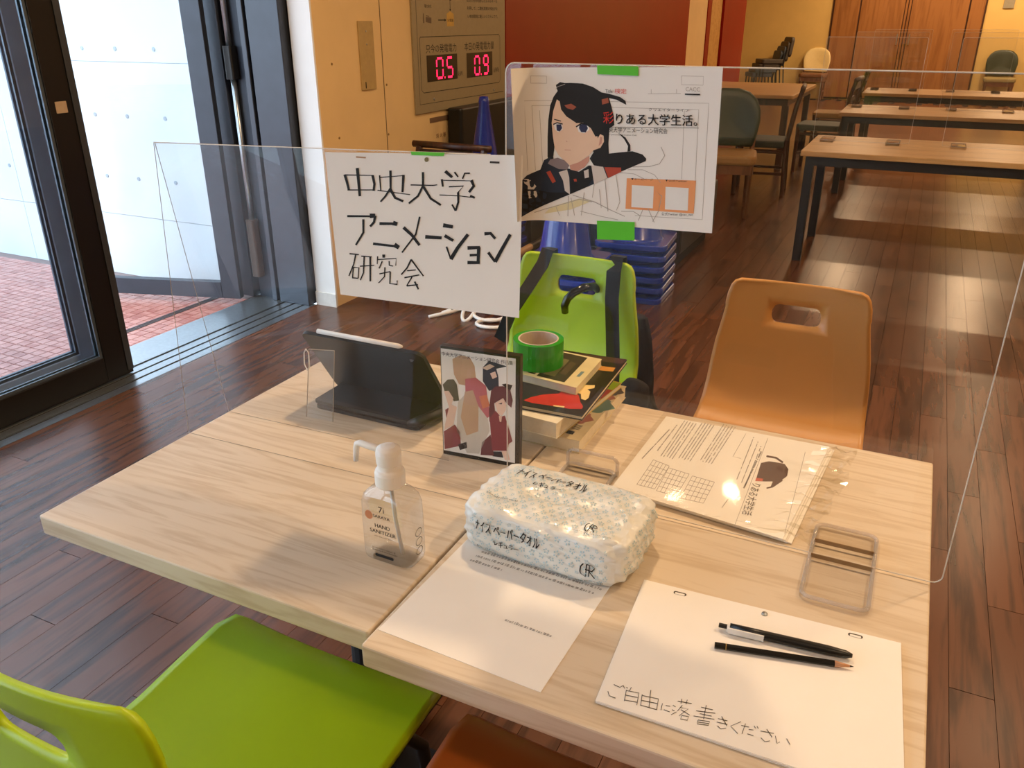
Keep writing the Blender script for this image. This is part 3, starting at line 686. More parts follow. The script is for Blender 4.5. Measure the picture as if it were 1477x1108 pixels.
# ------------------------------------------------------------------ papers on the right table
tb = lambda z: (lambda x, y: Vector((x, y, z)))
def smalltext(mb, fn, x0, x1, y, h, m=0, rnd=random, ux=(1, 0), uy=(0, 1)):
    """a line of print too fine to read: short upright marks"""
    x = x0
    while x < x1:
        w = h * rnd.choice((.25, .45, .6, .75)); a = rnd.choice((0, 0, .3)); t = h * rnd.uniform(.55, 1)
        for (p, q) in ((0, .22), (.42, .6), (.8, 1.0)):
            mb.add([fn(x + cx * w, y + t * cy) for cx, cy in ((0, p), (1, p), (1, q), (0, q))], [(0, 1, 2, 3)], m)
        x += w + h * (.25 + a)
# page under the paper towels
pg = thing('printed_page', 'white printed page lying half under the paper towel pack', 'paper', (-.367, .75, T))
c, s = math.cos(-.035), math.sin(-.035)
Qp = lambda z: (lambda x, y: Vector((-.474 + x * c - y * s, .6185 + x * s + y * c, T + z)))
MB().add([Qp(.0006)(0, 0), Qp(.0006)(.2125, 0), Qp(.0006)(.2125, .297), Qp(.0006)(0, .297), Qp(.0)(0, 0), Qp(.0)(.2125, 0), Qp(.0)(.2125, .297), Qp(.0)(0, .297)],
         [(0, 1, 2, 3), (7, 6, 5, 4), (0, 4, 5, 1), (1, 5, 6, 2), (2, 6, 7, 3), (3, 7, 4, 0)]).build('paper_sheet', M_PAPER, pg)
q = MB()
for k, (a, b_) in enumerate(((.035, .205), (.032, .205), (.030, .200), (.028, .075))):
    smalltext(q, Qp(.0010), a, b_, .200 - k * .0115, .0048)
smalltext(q, Qp(.0010), .125, .185, .082, .0042)
q.build('fine_print', mat('fine_print_grey', '6a6562', .8), pg)['kind'] = 'stuff'

# sketch sheets with pegged holes
sk = thing('sketch_sheets', 'stack of blank white sketch sheets with a pencilled Japanese invitation', 'paper', (-.06, .74, T))
q = MB(); rr = random.Random(3)
for k in range(6):
    dx, dy = rr.uniform(-.0015, .0015), rr.uniform(-.002, .001)
    quad = [(-.218 + dx, .8415 + dy), (.079 + dx, .856 + dy), (.0915 + dx, .628 + dy), (-.203 + dx, .6235 + dy)]
    MB().prism(quad[::-1], T + .0006 * k, T + .0006 * k + .0005).build('paper_sheet', M_PAPER, sk)
ZS = T + .0037
hk = homography([(277, 58), (1406, 339), (62, 597), (1406, 886)], [(-.218, .8415), (.079, .856), (-.203, .6235), (.0868, .672)])
kf = lambda x, y: Vector((*hk(x, y), ZS + .0002))
q = MB()
for p in ([(138, 528), (165, 541), (178, 533)], [(112, 558), (118, 578), (146, 589)], [(180, 532), (186, 546)], [(194, 540), (200, 545)],
          [(194, 552), (185, 602)], [(194, 555), (250, 566), (240, 620)], [(190, 575), (244, 586)], [(186, 597), (240, 607)], [(216, 540), (208, 556)],
          [(264, 572), (257, 622)], [(264, 577), (336, 592), (328, 642)], [(260, 598), (332, 613)], [(257, 620), (328, 640)], [(302, 553), (294, 632)],
          [(354, 612), (347, 642)], [(368, 622), (388, 625)], [(360, 640), (386, 650)],
          [(422, 602), (484, 613)], [(440, 592), (436, 614)], [(464, 596), (458, 617)], [(400, 620), (412, 628)], [(396, 640), (408, 646)], [(392, 663), (416, 650)], [(442, 620), (420, 647)], [(432, 630), (468, 637), (428, 667)], [(436, 640), (474, 664)], [(440, 666), (434, 682), (464, 687), (470, 671), (440, 666)],
          [(525, 629), (578, 641)], [(503, 645), (588, 656)], [(520, 658), (572, 669)], [(492, 668), (584, 683)], [(548, 620), (536, 682)], [(512, 686), (507, 703), (558, 710), (563, 693), (512, 686)], [(510, 695), (560, 702)],
          [(600, 680), (642, 690)], [(594, 695), (642, 706)], [(616, 670), (640, 713)], [(598, 712), (612, 726), (636, 722)],
          [(702, 694), (656, 713), (688, 747)], [(703, 710), (738, 718)], [(722, 702), (706, 748)], [(736, 728), (757, 731)], [(730, 748), (757, 756)], [(760, 712), (766, 723)], [(773, 714), (779, 725)],
          [(788, 735), (848, 746)], [(816, 727), (840, 763)], [(790, 765), (808, 783), (830, 779)], [(854, 757), (862, 791), (874, 784)], [(904, 769), (919, 796)]):
    q.stroke(p, 3.0, kf)
q.build('pencil_writing', M_PENCIL, sk)
for x, y, a in ((-.1705, .8325, .05), (.0325, .8455, .05)):
    m_ = Matrix.Translation((x, y, ZS)) @ Matrix.Rotation(a, 4, 'Z')
    MB().rbox(-.008, .008, -.0028, .0028, 0, .0002, .0027, M=m_).build('peg_hole', mat('hole_shadow', '4d463e', .8), sk)
    MB().rbox(-.006, .006, -.0028, .0006, .0001, .0004, .001, M=m_).build('hole_paper', M_PAPER, sk)
MB().lathe([(.0038, 0), (.0032, .0016), (0, .0022)], 14, M=Matrix.Translation((-.069, .8385, ZS))).build('round_peg', M_ALU, sk, smooth=True)

# pen and pencil
def along(a, b):
    a, b = Vector(a), Vector(b); d = (b - a).normalized(); x = d.cross(Vector((0, 0, 1))).normalized(); z = x.cross(d)
    m = Matrix((x, z, d)).transposed().to_4x4(); m.translation = a; return m, (b - a).length
pn = thing('ballpoint_pen', 'black retractable ballpoint pen with a white clip on the sketch sheets', 'pen', (-.04, .795, ZS))
m_, L_ = along((-.112, .789, ZS + .0056), (.032, .802, ZS + .0056))
MB().lathe([(.0052, .010), (.0053, .05), (.0055, .085), (.0055, .12), (.0045, .138), (.0022, L_)], 16, M=m_).build('barrel', M_BLACKP, pn, smooth=True)
MB().lathe([(.0026, -.001), (.0028, 0), (.0028, .010)], 12, M=m_).build('push_button', M_BLACKP, pn)
MB().lathe([(.0056, .0085), (.0056, .0115)], 16, M=m_).build('collar', mat('pen_white', 'e8e6e2', .3), pn)
MB().add([(-.001, -.0, 0)], [], 0)
cl = MB(); cl.rbox(.0048, .0072, -.004, .004, .010, .050, .001, M=m_); cl.build('clip', mat('pen_white', 'e8e6e2', .3), pn)
pc = thing('pencil', 'black sharpened wooden pencil lying beside the pen', 'pencil', (-.04, .77, ZS))
m_, L_ = along((-.110, .755, ZS + .0038), (.035, .787, ZS + .0038))
MB().lathe([(.0037, 0), (.0037, L_ - .02)], 6, M=m_).build('barrel', mat('black_lacquer', '0c0d0c', .25), pc)
MB().lathe([(.0036, L_ - .02), (.0012, L_ - .004)], 12, M=m_).build('cone', mat('bare_wood', 'c08a62', .6), pc, smooth=True)
MB().lathe([(.0012, L_ - .004), (.0002, L_)], 8, M=m_).build('lead', M_INK, pc)
MB().lathe([(.00375, .012), (.00375, .013)], 6, M=m_).build('gold_band', mat('gold_foil', 'b9975a', .3, metal=.8), pc)

# leaflets in a clear plastic bag
lb = thing('leaflet_bag', 'stack of printed leaflets in a clear crinkled plastic bag on the right table', 'leaflets', (-.19, 1.15, T))
def leaf_quad(dx, dy, a, z):
    cx, cy = -.19, 1.157; co, si = math.cos(a), math.sin(a); P = []
    for x, y in ((-.329, 1.028), (-.074, 1.000), (-.047, 1.305), (-.322, 1.300)):
        X, Y = x - cx, y - cy; P.append((cx + X * co - Y * si + dx, cy + X * si + Y * co + dy))
    return P
for k, (dx, dy, a) in enumerate(((.010, .004, .012), (.006, .003, -.006), (.003, .002, .004), (0, 0, 0))):
    MB().prism(leaf_quad(dx, dy, a, 0), T + .001 + .0022 * k, T + .001 + .0022 * k + .0016).build('leaflet', M_PAPER, lb)
ZL = T + .0093
# first page of the top leaflet; coordinates traced in a 1477 x 933 reading frame
hl = homography([(80, 505), (1050, 797), (1302, 270), (377, 105)], [(-.329, 1.028), (-.074, 1.000), (-.047, 1.305), (-.322, 1.300)])
lf = lambda x, y: Vector((*hl(x, y), ZL))
q = MB()
def lrow(x0, y0, x1, y1, h):
    n = 40
    for i in range(n):
        if random.random() < .12: continue
        t0 = i / n; t1 = (i + .7) / n; ax, ay = x0 + (x1 - x0) * t0, y0 + (y1 - y0) * t0; bx, by = x0 + (x1 - x0) * t1, y0 + (y1 - y0) * t1
        q.stroke([(ax, ay), (bx, by)], h, lf)
for a in ((395, 180, 245, 345), (440, 150, 330, 300)): lrow(*a, 6)
for x0 in (480, 580, 700):
    for k in range(5): lrow(x0 + k * 16, 130 + k * 4 + (x0 - 480) * .08, x0 + k * 16 - 130, 330 + k * 4 + (x0 - 480) * .12, 5)
for x0 in (870, 895, 915): lrow(x0, 220 + (x0 - 870), x0 - 90, 460 + (x0 - 870), 5)
lrow(770, 520, 700, 620, 5); lrow(915, 300, 820, 510, 9)
q.build('fine_print', mat('leaflet_print', '5b5450', .8), lb)['kind'] = 'stuff'
q = MB()
for (ax, ay), (bx, by), (cx_, cy_), (dx_, dy_) in (((220, 490), (320, 515), (400, 385), (310, 350)), ((330, 525), (440, 555), (512, 430), (395, 395)), ((465, 565), (595, 595), (655, 475), (530, 440))):
    for t in range(6):
        u = t / 5; q.stroke([(ax + (bx - ax) * u, ay + (by - ay) * u), (dx_ + (cx_ - dx_) * u, dy_ + (cy_ - dy_) * u)], 2, lf); 
        q.stroke([(ax + (dx_ - ax) * u, ay + (dy_ - ay) * u), (bx + (cx_ - bx) * u, by + (cy_ - by) * u)], 2, lf)
q.stroke([(825, 200), (755, 330), (800, 340)], 2, lf); q.stroke([(950, 225), (775, 720)], 2, lf); q.stroke([(1165, 300), (1060, 770)], 2, lf)
q.build('table_rules', mat('leaflet_rule', '6c645e', .8), lb)
q = MB()
q.flat([(905, 400), (915, 365), (960, 355), (1010, 362), (1050, 370), (1072, 400), (1065, 440), (1030, 465), (1000, 495), (970, 506), (985, 470), (930, 470), (890, 455)], lambda x, y: lf(x, y) + Vector((0, 0, .0001)))
q.stroke([(945, 326), (1000, 335), (1040, 362)], 11, lf); q.stroke([(1040, 462), (985, 500), (950, 508)], 8, lf)
q.build('hair_print', mat('leaflet_hair', '5a3f34', .7), lb)
MB().flat([(890, 450), (930, 455), (925, 470), (885, 468)], lambda x, y: lf(x, y) + Vector((0, 0, .0002))).build('red_print', mat('leaflet_red', 'c8604c', .7), lb)
q = MB(); vs, fs, (x0, y0, x1, y1) = glyphs('りある大学生活')
hx = homography([(0, 0), (1, 0), (1, 1), (0, 1)], [(868, 478), (812, 655), (868, 668), (922, 490)])
q.add([lf(*hx((a - x0) / (x1 - x0), (b - y0) / (y1 - y0))) + Vector((0, 0, .0002)) for a, b in vs], fs); q.build('title_print', mat('leaflet_title', '3a3230', .7), lb)
# the film: lies over the papers, crinkles at the open end
film = MB(); rf = random.Random(11)
FQ = homography([(0, 0), (1, 0), (1, 1), (0, 1)], [(-.338, 1.016), (-.064, .9965), (-.010, 1.320), (-.330, 1.318)])
def filmf(u, v):
    x, y = FQ(u, v); z = ZL + .0012
    e = max(0, min(1, (u - .84) / .08)); w = max(0, (.06 - v) / .06)
    z += -.006 * e + (.012 * abs(math.sin(31 * v + 5 * u)) + rf.uniform(-.005, .006)) * e + (rf.uniform(-.001, .004)) * w
    z += .0012 * math.sin(9 * u + 4 * v)
    x += .020 * e * (1 if v < .75 else .4) + .004 * math.sin(23 * v) * e
    return (x, y + .004 * w * abs(math.sin(40 * u)), max(z, T + .0012))
film.grid(filmf, 44, 44)
film.build('plastic_film', clear('opp_film', (.97, .96, .93), 1.4, .05, film=.03), lb)

# ------------------------------------------------------------------ paper towel pack
tw = thing('paper_towel_pack', 'soft pack of paper towels in blue flowered film with black Japanese lettering', 'paper towels', (-.350, .874, T), -.035)
TB = BASE[tw.name]; TW, TD, TH = .238, .150, .070
def pk(x, y, z):
    """soft box: x,y,z in -1..1 on the cube surface -> pack surface"""
    p = 6.0; n = (abs(x) ** p + abs(y) ** p + abs(z) ** p) ** (1 / p)
    X, Y, Z = x / n, y / n, z / n
    w = .0018 * math.sin(9 * x + 7 * z + 3) * math.sin(8 * y + 5 * z) + .0012 * math.sin(23 * x + 11 * y) * math.sin(17 * z + 13 * y + 4 * x)
    if abs(x) > .8: w += .0026 * (abs(x) - .8) * 5 * math.sin(7 * y + 2 * z + 3 * x) * math.sin(3 * z + 11 * y + 4)
    d = Vector((X * TW / 2, Y * TD / 2, Z * TH / 2)); nn = Vector((X ** 5, Y ** 5, Z ** 5)).normalized()
    top = -.006 * math.exp(-((x + .05) / .35) ** 2 - ((y + .05) / .10) ** 2) if z > .5 else 0
    q = d + nn * w + Vector((0, 0, top)); q.z = max(q.z, -TH / 2 + .0002)
    return TB @ (q + Vector((0, 0, TH / 2)))
b = MB(); N = 26
for ax in range(3):
    for sg_ in (-1, 1):
        def fn(u, v, ax=ax, sg_=sg_):
            a, c_ = 2 * u - 1, 2 * v - 1
            if sg_ < 0: a = -a
            q = [0, 0, 0]; q[ax] = sg_; q[(ax + 1) % 3] = a; q[(ax + 2) % 3] = c_; return pk(*q)
        b.grid(fn, N, N)
towelM = mat('towel_film', 'e6e9e6', .3, var=.04, scale=30, bump=.25, coat=.4)
b.build('film_wrap', towelM, tw, smooth=True)
def face(which, lift):
    def fn(u, v):     # u,v in metres from the face centre
        if which == 'top': q = (u / (TW / 2), v / (TD / 2), 1); n = Vector((0, 0, 1))
        elif which == 'front': q = (u / (TW / 2), -1, v / (TH / 2)); n = Vector((0, -1, 0))
        else: q = (1, u / (TD / 2), v / (TH / 2)); n = Vector((1, 0, 0))
        return pk(*q) + (TB.to_3x3() @ n) * lift
    return fn
fb = MB()
def flower(fn, x, y, r, a0):
    for k in range(5):
        a = a0 + k * 2 * PI / 5; ca, sa_ = math.cos(a), math.sin(a); P = []
        for rr_, da in ((.25, 0), (.75, .38), (1.0, 0), (.75, -.38)): P.append(fn(x + r * rr_ * math.cos(a + da), y + r * rr_ * math.sin(a + da)))
        fb.add(P, [(0, 1, 2, 3)])
rf = random.Random(5)
for which, hw, hh in (('top', .103, .062), ('front', .103, .026), ('side', .060, .026)):
    sp = .0140; j = 0; y = -hh
    while y <= hh:
        x = -hw + (sp / 2 if j % 2 else 0)
        while x <= hw:
            flower(face(which, .0010), x, y, .0046 if rf.random() < .75 else .003, rf.uniform(0, 2)); x += sp
        y += sp * .72; j += 1
fb.build('flower_print', mat('flower_blue', 'b4d0da', .4, var=.05), tw)['kind'] = 'stuff'
for fc, args in (('top', ((-.085, .030, .0165, .108), (-.048, .012, .0095, .040))), ('front', ((-.092, .004, .0165, .098), (-.060, -.012, .0095, .036)))):
    for body, a in zip(('ナイス ペーパータオル', 'レギュラー'), args):
        q = MB(); q.text(body, face(fc, .0018), *a); g_ = face(fc, .0018); q.text(body, lambda x, y: g_(x + .0005, y), *a); q.build('lettering', M_INK, tw)
def emblem(fn, x, y, r):
    q = MB()
    q.stroke([(x + r * math.cos(t), y + r * math.sin(t)) for t in [math.radians(a) for a in range(130, 255, 12)]], r * .14, fn)
    q.stroke([(x - .45 * r, y + .1 * r), (x + .2 * r, y + .1 * r)], r * .13, fn); q.stroke([(x - .3 * r, y + .75 * r), (x - .35 * r, y - .8 * r)], r * .13, fn)
    q.stroke([(x + .05 * r, y + .7 * r), (x, y - .75 * r)], r * .13, fn); q.stroke([(x - .3 * r, y + .75 * r), (x + .4 * r, y + .7 * r), (x + .65 * r, y + .4 * r), (x + .4 * r, y + .1 * r), (x, y + .05 * r), (x + .75 * r, y - .8 * r)], r * .13, fn)
    q.build('emblem', M_INK, tw)
emblem(face('front', .0018), .075, -.008, .012); emblem(face('top', .0018), .066, -.048, .009)
q = MB()
smalltext(q, face('front', .0018), .058, .098, -.0265, .0022); smalltext(q, face('top', .0018), .045, .10, -.0615, .0022)
smalltext(q, face('front', .0018), -.093, -.040, -.0255, .0026); smalltext(q, face('top', .0018), -.098, -.045, -.0365, .0030)
q.build('fine_print', M_INK, tw)['kind'] = 'stuff'

# ------------------------------------------------------------------ hand sanitizer
SX, SY = -.535, .750
hsn = thing('hand_sanitizer', 'clear pump bottle of hand sanitizer with a white pump on the left table', 'bottle', (SX, SY, T))
rot = Matrix.Translation((SX, SY, T)) @ Matrix.Rotation(-.02, 4, 'Z')
prof = [(.030, .017, .0), (.0375, .0225, .004), (.0385, .0235, .012), (.0385, .0235, .06), (.0375, .023, .088), (.034, .0215, .098), (.026, .018, .106), (.0165, .015, .110), (.0150, .0145, .113)]
b = MB()
def ring_(a, c_, z, n=32):
    P = []
    for i in range(n):
        t = 2 * PI * i / n; ct, st = math.cos(t), math.sin(t); e = .42
        P.append((a * math.copysign(abs(ct) ** e, ct), c_ * math.copysign(abs(st) ** e, st), z))
    return P
vs = []; fs = []
for a, c_, z in prof: vs += ring_(a, c_, z)
for j in range(len(prof) - 1):
    for i in range(32): fs.append((j * 32 + i, j * 32 + (i + 1) % 32, (j + 1) * 32 + (i + 1) % 32, (j + 1) * 32 + i))
fs.append(tuple(range(31, -1, -1))); k = (len(prof) - 1) * 32; fs.append(tuple(range(k, k + 32)))
b.add(vs, fs, 0, rot); b.build('bottle_body', clear('bottle_gel', (.95, .955, .955), 1.85, film=.05), hsn, smooth=True)
M_PUMP = mat('pump_white', 'f2ece4', .35, var=.01)
MB().lathe([(.0185, .112), (.0195, .114), (.0195, .130), (.0180, .134), (.0150, .136), (.0150, .143)], 36, M=rot).build('collar', M_PUMP, hsn, bevel=.0012)
MB().lathe([(.0135, .140), (.0160, .144), (.0165, .158), (.0150, .164), (.0095, .167), (.004, .168)], 36, M=rot).build('pump_head', M_PUMP, hsn, bevel=.001)
MB().tube([(0, 0, .1585), (-.03, 0, .160), (-.044, 0, .1605), (-.0485, 0, .158), (-.050, 0, .152), (-.0525, 0, .133)], [.0052, .0048, .0044, .0042, .004, .0034], 10, M=rot).build('nozzle', M_PUMP, hsn, smooth=True)
MB().tube([(0, 0, .112), (.004, 0, .06), (.012, 0, .008)], .0028, 8, M=rot).build('dip_tube', mat('tube_milky', 'dcd9d2', .4), hsn, smooth=True)
q = MB(); sf = lambda x, y: rot @ Vector((x, -.0243, y))
q.text('SARAYA', lambda x, y: sf(x + .0003, y), -.0005, .0725, .0042, .026, align='c'); q.text('HAND', lambda x, y: sf(x + .0004, y), .0, .0575, .0055, .023, align='c'); q.text('SANITIZER', lambda x, y: sf(x + .0004, y), .0, .0485, .0055, .040, align='c')
q.text('SARAYA', sf, -.0005, .0725, .0042, .026, align='c'); q.text('HAND', sf, .0, .0575, .0055, .023, align='c'); q.text('SANITIZER', sf, .0, .0485, .0055, .040, align='c')
q.text('7i', sf, -.004, .0815, .0085, .0085); smalltext(q, sf, -.013, .013, .0430, .0022); smalltext(q, sf, -.018, .018, .0240, .0024); smalltext(q, sf, -.018, .020, .0205, .0024)
q.prism(rrect(-.0145, .0145, .0120, .0165, .0022), 0, .0001, M=rot @ Matrix(((1, 0, 0, 0), (0, 0, -1, -.0243), (0, 1, 0, 0), (0, 0, 0, 1))))
q.build('label_print', M_INK, hsn)
q = MB(); of = lambda x, y: rot @ Vector((x, -.0241, y))
q.flat([(-.020 + .006 * math.cos(a * PI / 6), .0735 + .0065 * math.sin(a * PI / 6)) for a in range(12)], of); q.build('orange_mark', mat('label_orange', 'c9825c', .5), hsn)
q = MB(); rs = lambda x, y: rot @ Vector((.0392, x, y))
for z in (.022, .036, .050):
    q.stroke([(.007 * math.cos(t * PI / 8), z + .0055 * math.sin(t * PI / 8)) for t in range(17)], .0009, rs)
q.build('side_icons', M_INK, hsn)

# ------------------------------------------------------------------ DVD case leaning upright
dv = thing('dvd_case', 'standing black video case with a pale cover of drawn figures behind the screen', 'case', (-.555, 1.037, T))
MD = Matrix.Translation((-.555, 1.036, T)) @ Matrix.Rotation(.09, 4, 'Z') @ Matrix.Rotation(-.02, 4, 'X')
MB().rbox(-.0665, .0675, -.007, .007, 0, .190, .002, M=MD).build('case_shell', M_BLACKP, dv)
cf0 = lambda u, v: MD @ Vector((-.0645 + u * .125, -.0074, .186 - v * .179))
MB().add([cf0(0, 0), cf0(1, 0), cf0(1, 1), cf0(0, 1)], [(3, 2, 1, 0)]).build('cover_paper', M_PAPER, dv)
hd = homography([(92, 92), (643, 188), (562, 1028), (40, 900)], [(0, 0), (1, 0), (1, 1), (0, 1)])
def cf(layer): return lambda x, y: (lambda uv: MD @ Vector((-.0645 + uv[0] * .125, -.0076 - .00012 * layer, .186 - uv[1] * .179)))(hd(x, y))
ccol = [('ink', '2a2426'), ('maroon', '8c3c44'), ('skin', 'eccbb8'), ('hair_brown', '6e3a40'), ('hair_tan', 'c8a486'), ('rose', 'c06a70'), ('orange', 'd4805c'), ('pale_dress', 'cfc6ba'), ('blue_black', '2f3444'), ('beige', 'd8c0a8'), ('grey_green', '555040')]
CI = {n: i for i, (n, c_) in enumerate(ccol)}; cov = MB()
def C_(col, layer, pts): cov.flat(pts, cf(layer), CI[col])
C_('hair_tan', 0, [(170, 180), (230, 150), (300, 170), (330, 240), (330, 330), (280, 400), (200, 380), (170, 300)]); C_('rose', 1, [(250, 340), (330, 330), (400, 400), (410, 640), (330, 700), (240, 480)])
C_('orange', 2, [(340, 480), (400, 470), (415, 560), (360, 580)]); C_('blue_black', 1, [(390, 250), (440, 200), (575, 248), (490, 265), (500, 330), (495, 420), (420, 440), (380, 360)]); C_('skin', 2, [(440, 300), (480, 285), (490, 330), (455, 345)]); C_('beige', 2, [(385, 255), (445, 225), (480, 245), (420, 275)])
C_('pale_dress', 2, [(180, 520), (250, 450), (330, 560), (390, 660), (395, 760), (300, 940), (210, 930), (150, 740)]); C_('hair_tan', 3, [(240, 440), (300, 430), (330, 560), (310, 760), (220, 790), (190, 640)])
C_('grey_green', 1, [(80, 380), (120, 340), (165, 340), (185, 380), (190, 510), (150, 515), (120, 440), (90, 440)]); C_('skin', 2, [(85, 430), (120, 430), (150, 490), (130, 540), (170, 560), (130, 700), (60, 740), (70, 690), (110, 560)])
C_('maroon', 1, [(80, 580), (105, 565), (115, 640), (85, 680)]); C_('maroon', 2, [(55, 750), (140, 700), (175, 760), (170, 870), (48, 892)])
C_('ink', 2, [(150, 860), (215, 840), (215, 890), (160, 905)]); C_('hair_brown', 2, [(435, 440), (470, 405), (530, 405), (580, 440), (592, 520), (575, 580), (540, 540), (520, 500), (450, 540), (450, 620), (400, 690), (405, 590)])
C_('skin', 3, [(455, 540), (520, 500), (540, 560), (530, 600), (500, 640), (470, 620)]); C_('maroon', 3, [(405, 660), (455, 600), (490, 650), (520, 640), (545, 760), (560, 850), (530, 870), (515, 925), (400, 920)])
C_('skin', 2, [(470, 925), (515, 925), (530, 1000), (490, 1000)]); C_('skin', 4, [(475, 640), (500, 640), (490, 690), (478, 690)]); C_('blue_black', 1, [(400, 925), (470, 930), (480, 980), (400, 965)]); C_('hair_brown', 2, [(330, 850), (400, 790), (410, 960), (310, 950)])
C_('ink', 4, [(480, 545), (512, 535), (505, 550)]); C_('ink', 1, [(520, 390), (550, 385), (600, 400), (575, 450)])
hg = homography([(0, 0), (1, 0), (1, 1), (0, 1)], [(95, 150), (618, 240), (622, 206), (98, 116)])
vs, fs, (x0, y0, x1, y1) = glyphs('中央大学アニメーション研究会 作品集'); fn = cf(6)
cov.add([fn(*hg((a - x0) / (x1 - x0), (b_ - y0) / (y1 - y0))) for a, b_ in vs], fs, CI['ink'])
cov.build('cover_print', [mat('cover_' + n, c_, .5, var=.03) for n, c_ in ccol], dv)
MB().add([MD @ Vector(p) for p in ((-.0665, -.0083, .001), (.0665, -.0083, .001), (.0665, -.0083, .189), (-.0665, -.0083, .189))], [(0, 1, 2, 3)]).build('clear_sleeve', M_ACRYL, dv)

# ------------------------------------------------------------------ tablet in a dark folio
tbt = thing('tablet', 'tablet in a dark folio stand with a white stylus along its top edge', 'tablet', (-.81, 1.12, T))
fol = mat('folio_charcoal', '3a3a36', .6, var=.1, scale=80); nav = mat('folio_navy', '05070e', .5, var=.1, scale=80)
def slabpoly(P, th, name, m_, par, r=0):
    a, b_, c_, d_ = map(Vector, P); n = (b_ - a).cross(d_ - a).normalized() * th
    fn = bil(a, b_, c_, d_); poly = rrect(0, 1, 0, 1, .06, 4); k = len(poly)
    vs = [fn(u, v) for u, v in poly] + [fn(u, v) + n for u, v in poly]
    MB().add(vs, [tuple(range(k)), tuple(range(2 * k - 1, k - 1, -1))] + [(i, k + i, k + (i + 1) % k, (i + 1) % k) for i in range(k)]).build(name, m_, par)
slabpoly([(-.943, 1.085, .851), (-.688, 1.085, .851), (-.688, 1.176, T + .004), (-.943, 1.176, T + .004)], -.007, 'tablet_body', M_BLACKP, tbt)
slabpoly([(-.944, 1.0825, .849), (-.687, 1.0825, .849), (-.687, 1.174, T + .003), (-.944, 1.174, T + .003)], .002, 'folio_back', fol, tbt)
slabpoly([(-.925, 1.075, T + .009), (-.705, 1.075, T + .009), (-.705, 1.165, T + .009), (-.925, 1.165, T + .009)], .006, 'folio_flap', nav, tbt)
slabpoly([(-.920, 1.072, T + .0005), (-.700, 1.072, T + .0005), (-.700, 1.165, T + .0005), (-.920, 1.165, T + .0005)], .006, 'folio_base', nav, tbt)
MB().tube([(-.72, 1.078, T + .008), (-.70, 1.078, T + .018), (-.686, 1.09, T + .022), (-.682, 1.12, T + .018), (-.684, 1.15, T + .012)], [.007, .009, .010, .010, .009], 8).build('folio_fold', mat('folio_black', '08080a', .5), tbt, smooth=True)
MB().tube([(-.905, 1.082, .8555), (-.735, 1.082, .8555), (-.728, 1.082, .8555)], [.0043, .0043, .002], 12).build('stylus', mat('stylus_white', 'ece4da', .3), tbt, smooth=True)
MB().lathe([(.004, 0), (.004, .001)], 12, M=Matrix.Translation((-.715, 1.0885, .832)) @ Matrix.Rotation(-PI / 2 - .55, 4, 'X')).build('camera_lens', mat('lens_grey', '5a5a5c', .2), tbt)

# ------------------------------------------------------------------ stack of books with the tape roll
CREAM = mat('page_cream', 'e0d2b4', .8, var=.05, scale=120)
def book(name, label, quad, z0, z1, cover, spine=True):
    cx = sum(p[0] for p in quad) / 4; cy = sum(p[1] for p in quad) / 4
    t = thing(name, label, 'book', (cx, cy, z0), 0, 'books stacked behind the screen')
    ins = [(cx + (x - cx) * .985, cy + (y - cy) * .985) for x, y in quad]
    MB().prism(ins, z0 + .0012, z1 - .0012).build('page_block', CREAM, t)
    MB().prism(quad, z0, z0 + .0011).build('back_cover', cover, t); MB().prism(quad, z1 - .0011, z1).build('front_cover', cover, t)
    return t
Bz = [T, T + .024, T + .034, T + .062, T + .070, T + .084]
b1 = book('magazine', 'thick magazine at the bottom of the book pile with a cream floral cover', [(-.600, 1.122), (-.417, 1.119), (-.418, 1.362), (-.598, 1.364)], Bz[0], Bz[1], mat('cover_cream', 'd9c79c', .4))
q = MB(); f1 = tb(Bz[1] + .0002)
for x, y, r, m_ in ((-.445, 1.30, .022, 0), (-.435, 1.26, .024, 1), (-.445, 1.20, .018, 0), (-.43, 1.33, .015, 2)):
    q.flat([(x + r * (1 + .25 * math.cos(5 * a * PI / 10)) * math.cos(a * PI / 10), y + 1.3 * r * math.sin(a * PI / 10)) for a in range(20)], tb(Bz[1] + .0002 + .0001 * m_), m_)
for k in range(5): q.stroke([(-.455, 1.172 - k * .004), (-.432, 1.172 - k * .004)], .0018, f1, 3)
q.flat([(-.462, 1.135), (-.436, 1.135), (-.436, 1.147), (-.462, 1.147)], f1, 3)
q.build('cover_print', [mat('floral_red', '9c5a48', .5), mat('floral_green', '5a7868', .5), mat('floral_black', '3a3230', .5), M_INK], b1)
b2 = book('thin_book', 'thin book with a yellow, red and green cover second from the bottom of the pile', [(-.610, 1.13), (-.452, 1.112), (-.424, 1.352), (-.585, 1.372)], Bz[1], Bz[2], mat('cover_yellow', 'c9a93c', .4))
q = MB(); f2 = tb(Bz[2] + .0002)
q.flat([(-.47, 1.270), (-.4345, 1.268), (-.429, 1.312), (-.466, 1.316)], f2, 0); q.flat([(-.466, 1.316), (-.429, 1.312), (-.425, 1.348), (-.462, 1.352)], f2, 1); q.flat([(-.60, 1.131), (-.453, 1.115), (-.45, 1.135), (-.60, 1.15)], f2, 2)
q.build('cover_print', [mat('strip_red', 'b4382c', .4), mat('strip_lime', '9cb830', .4), mat('strip_blue', '3c5878', .4)], b2)
b3 = book('paperback', 'thick cream paperback lying crosswise in the middle of the book pile', [(-.625, 1.106), (-.447, 1.092), (-.437, 1.205), (-.615, 1.218)], Bz[2], Bz[3], mat('cover_ivory', 'ece2c4', .45))
MB().box(-.60, -.46, 1.1005, 1.1025, Bz[2] + .001, Bz[3] - .001).build('spine', mat('cover_ivory', 'ece2c4', .45), b3)
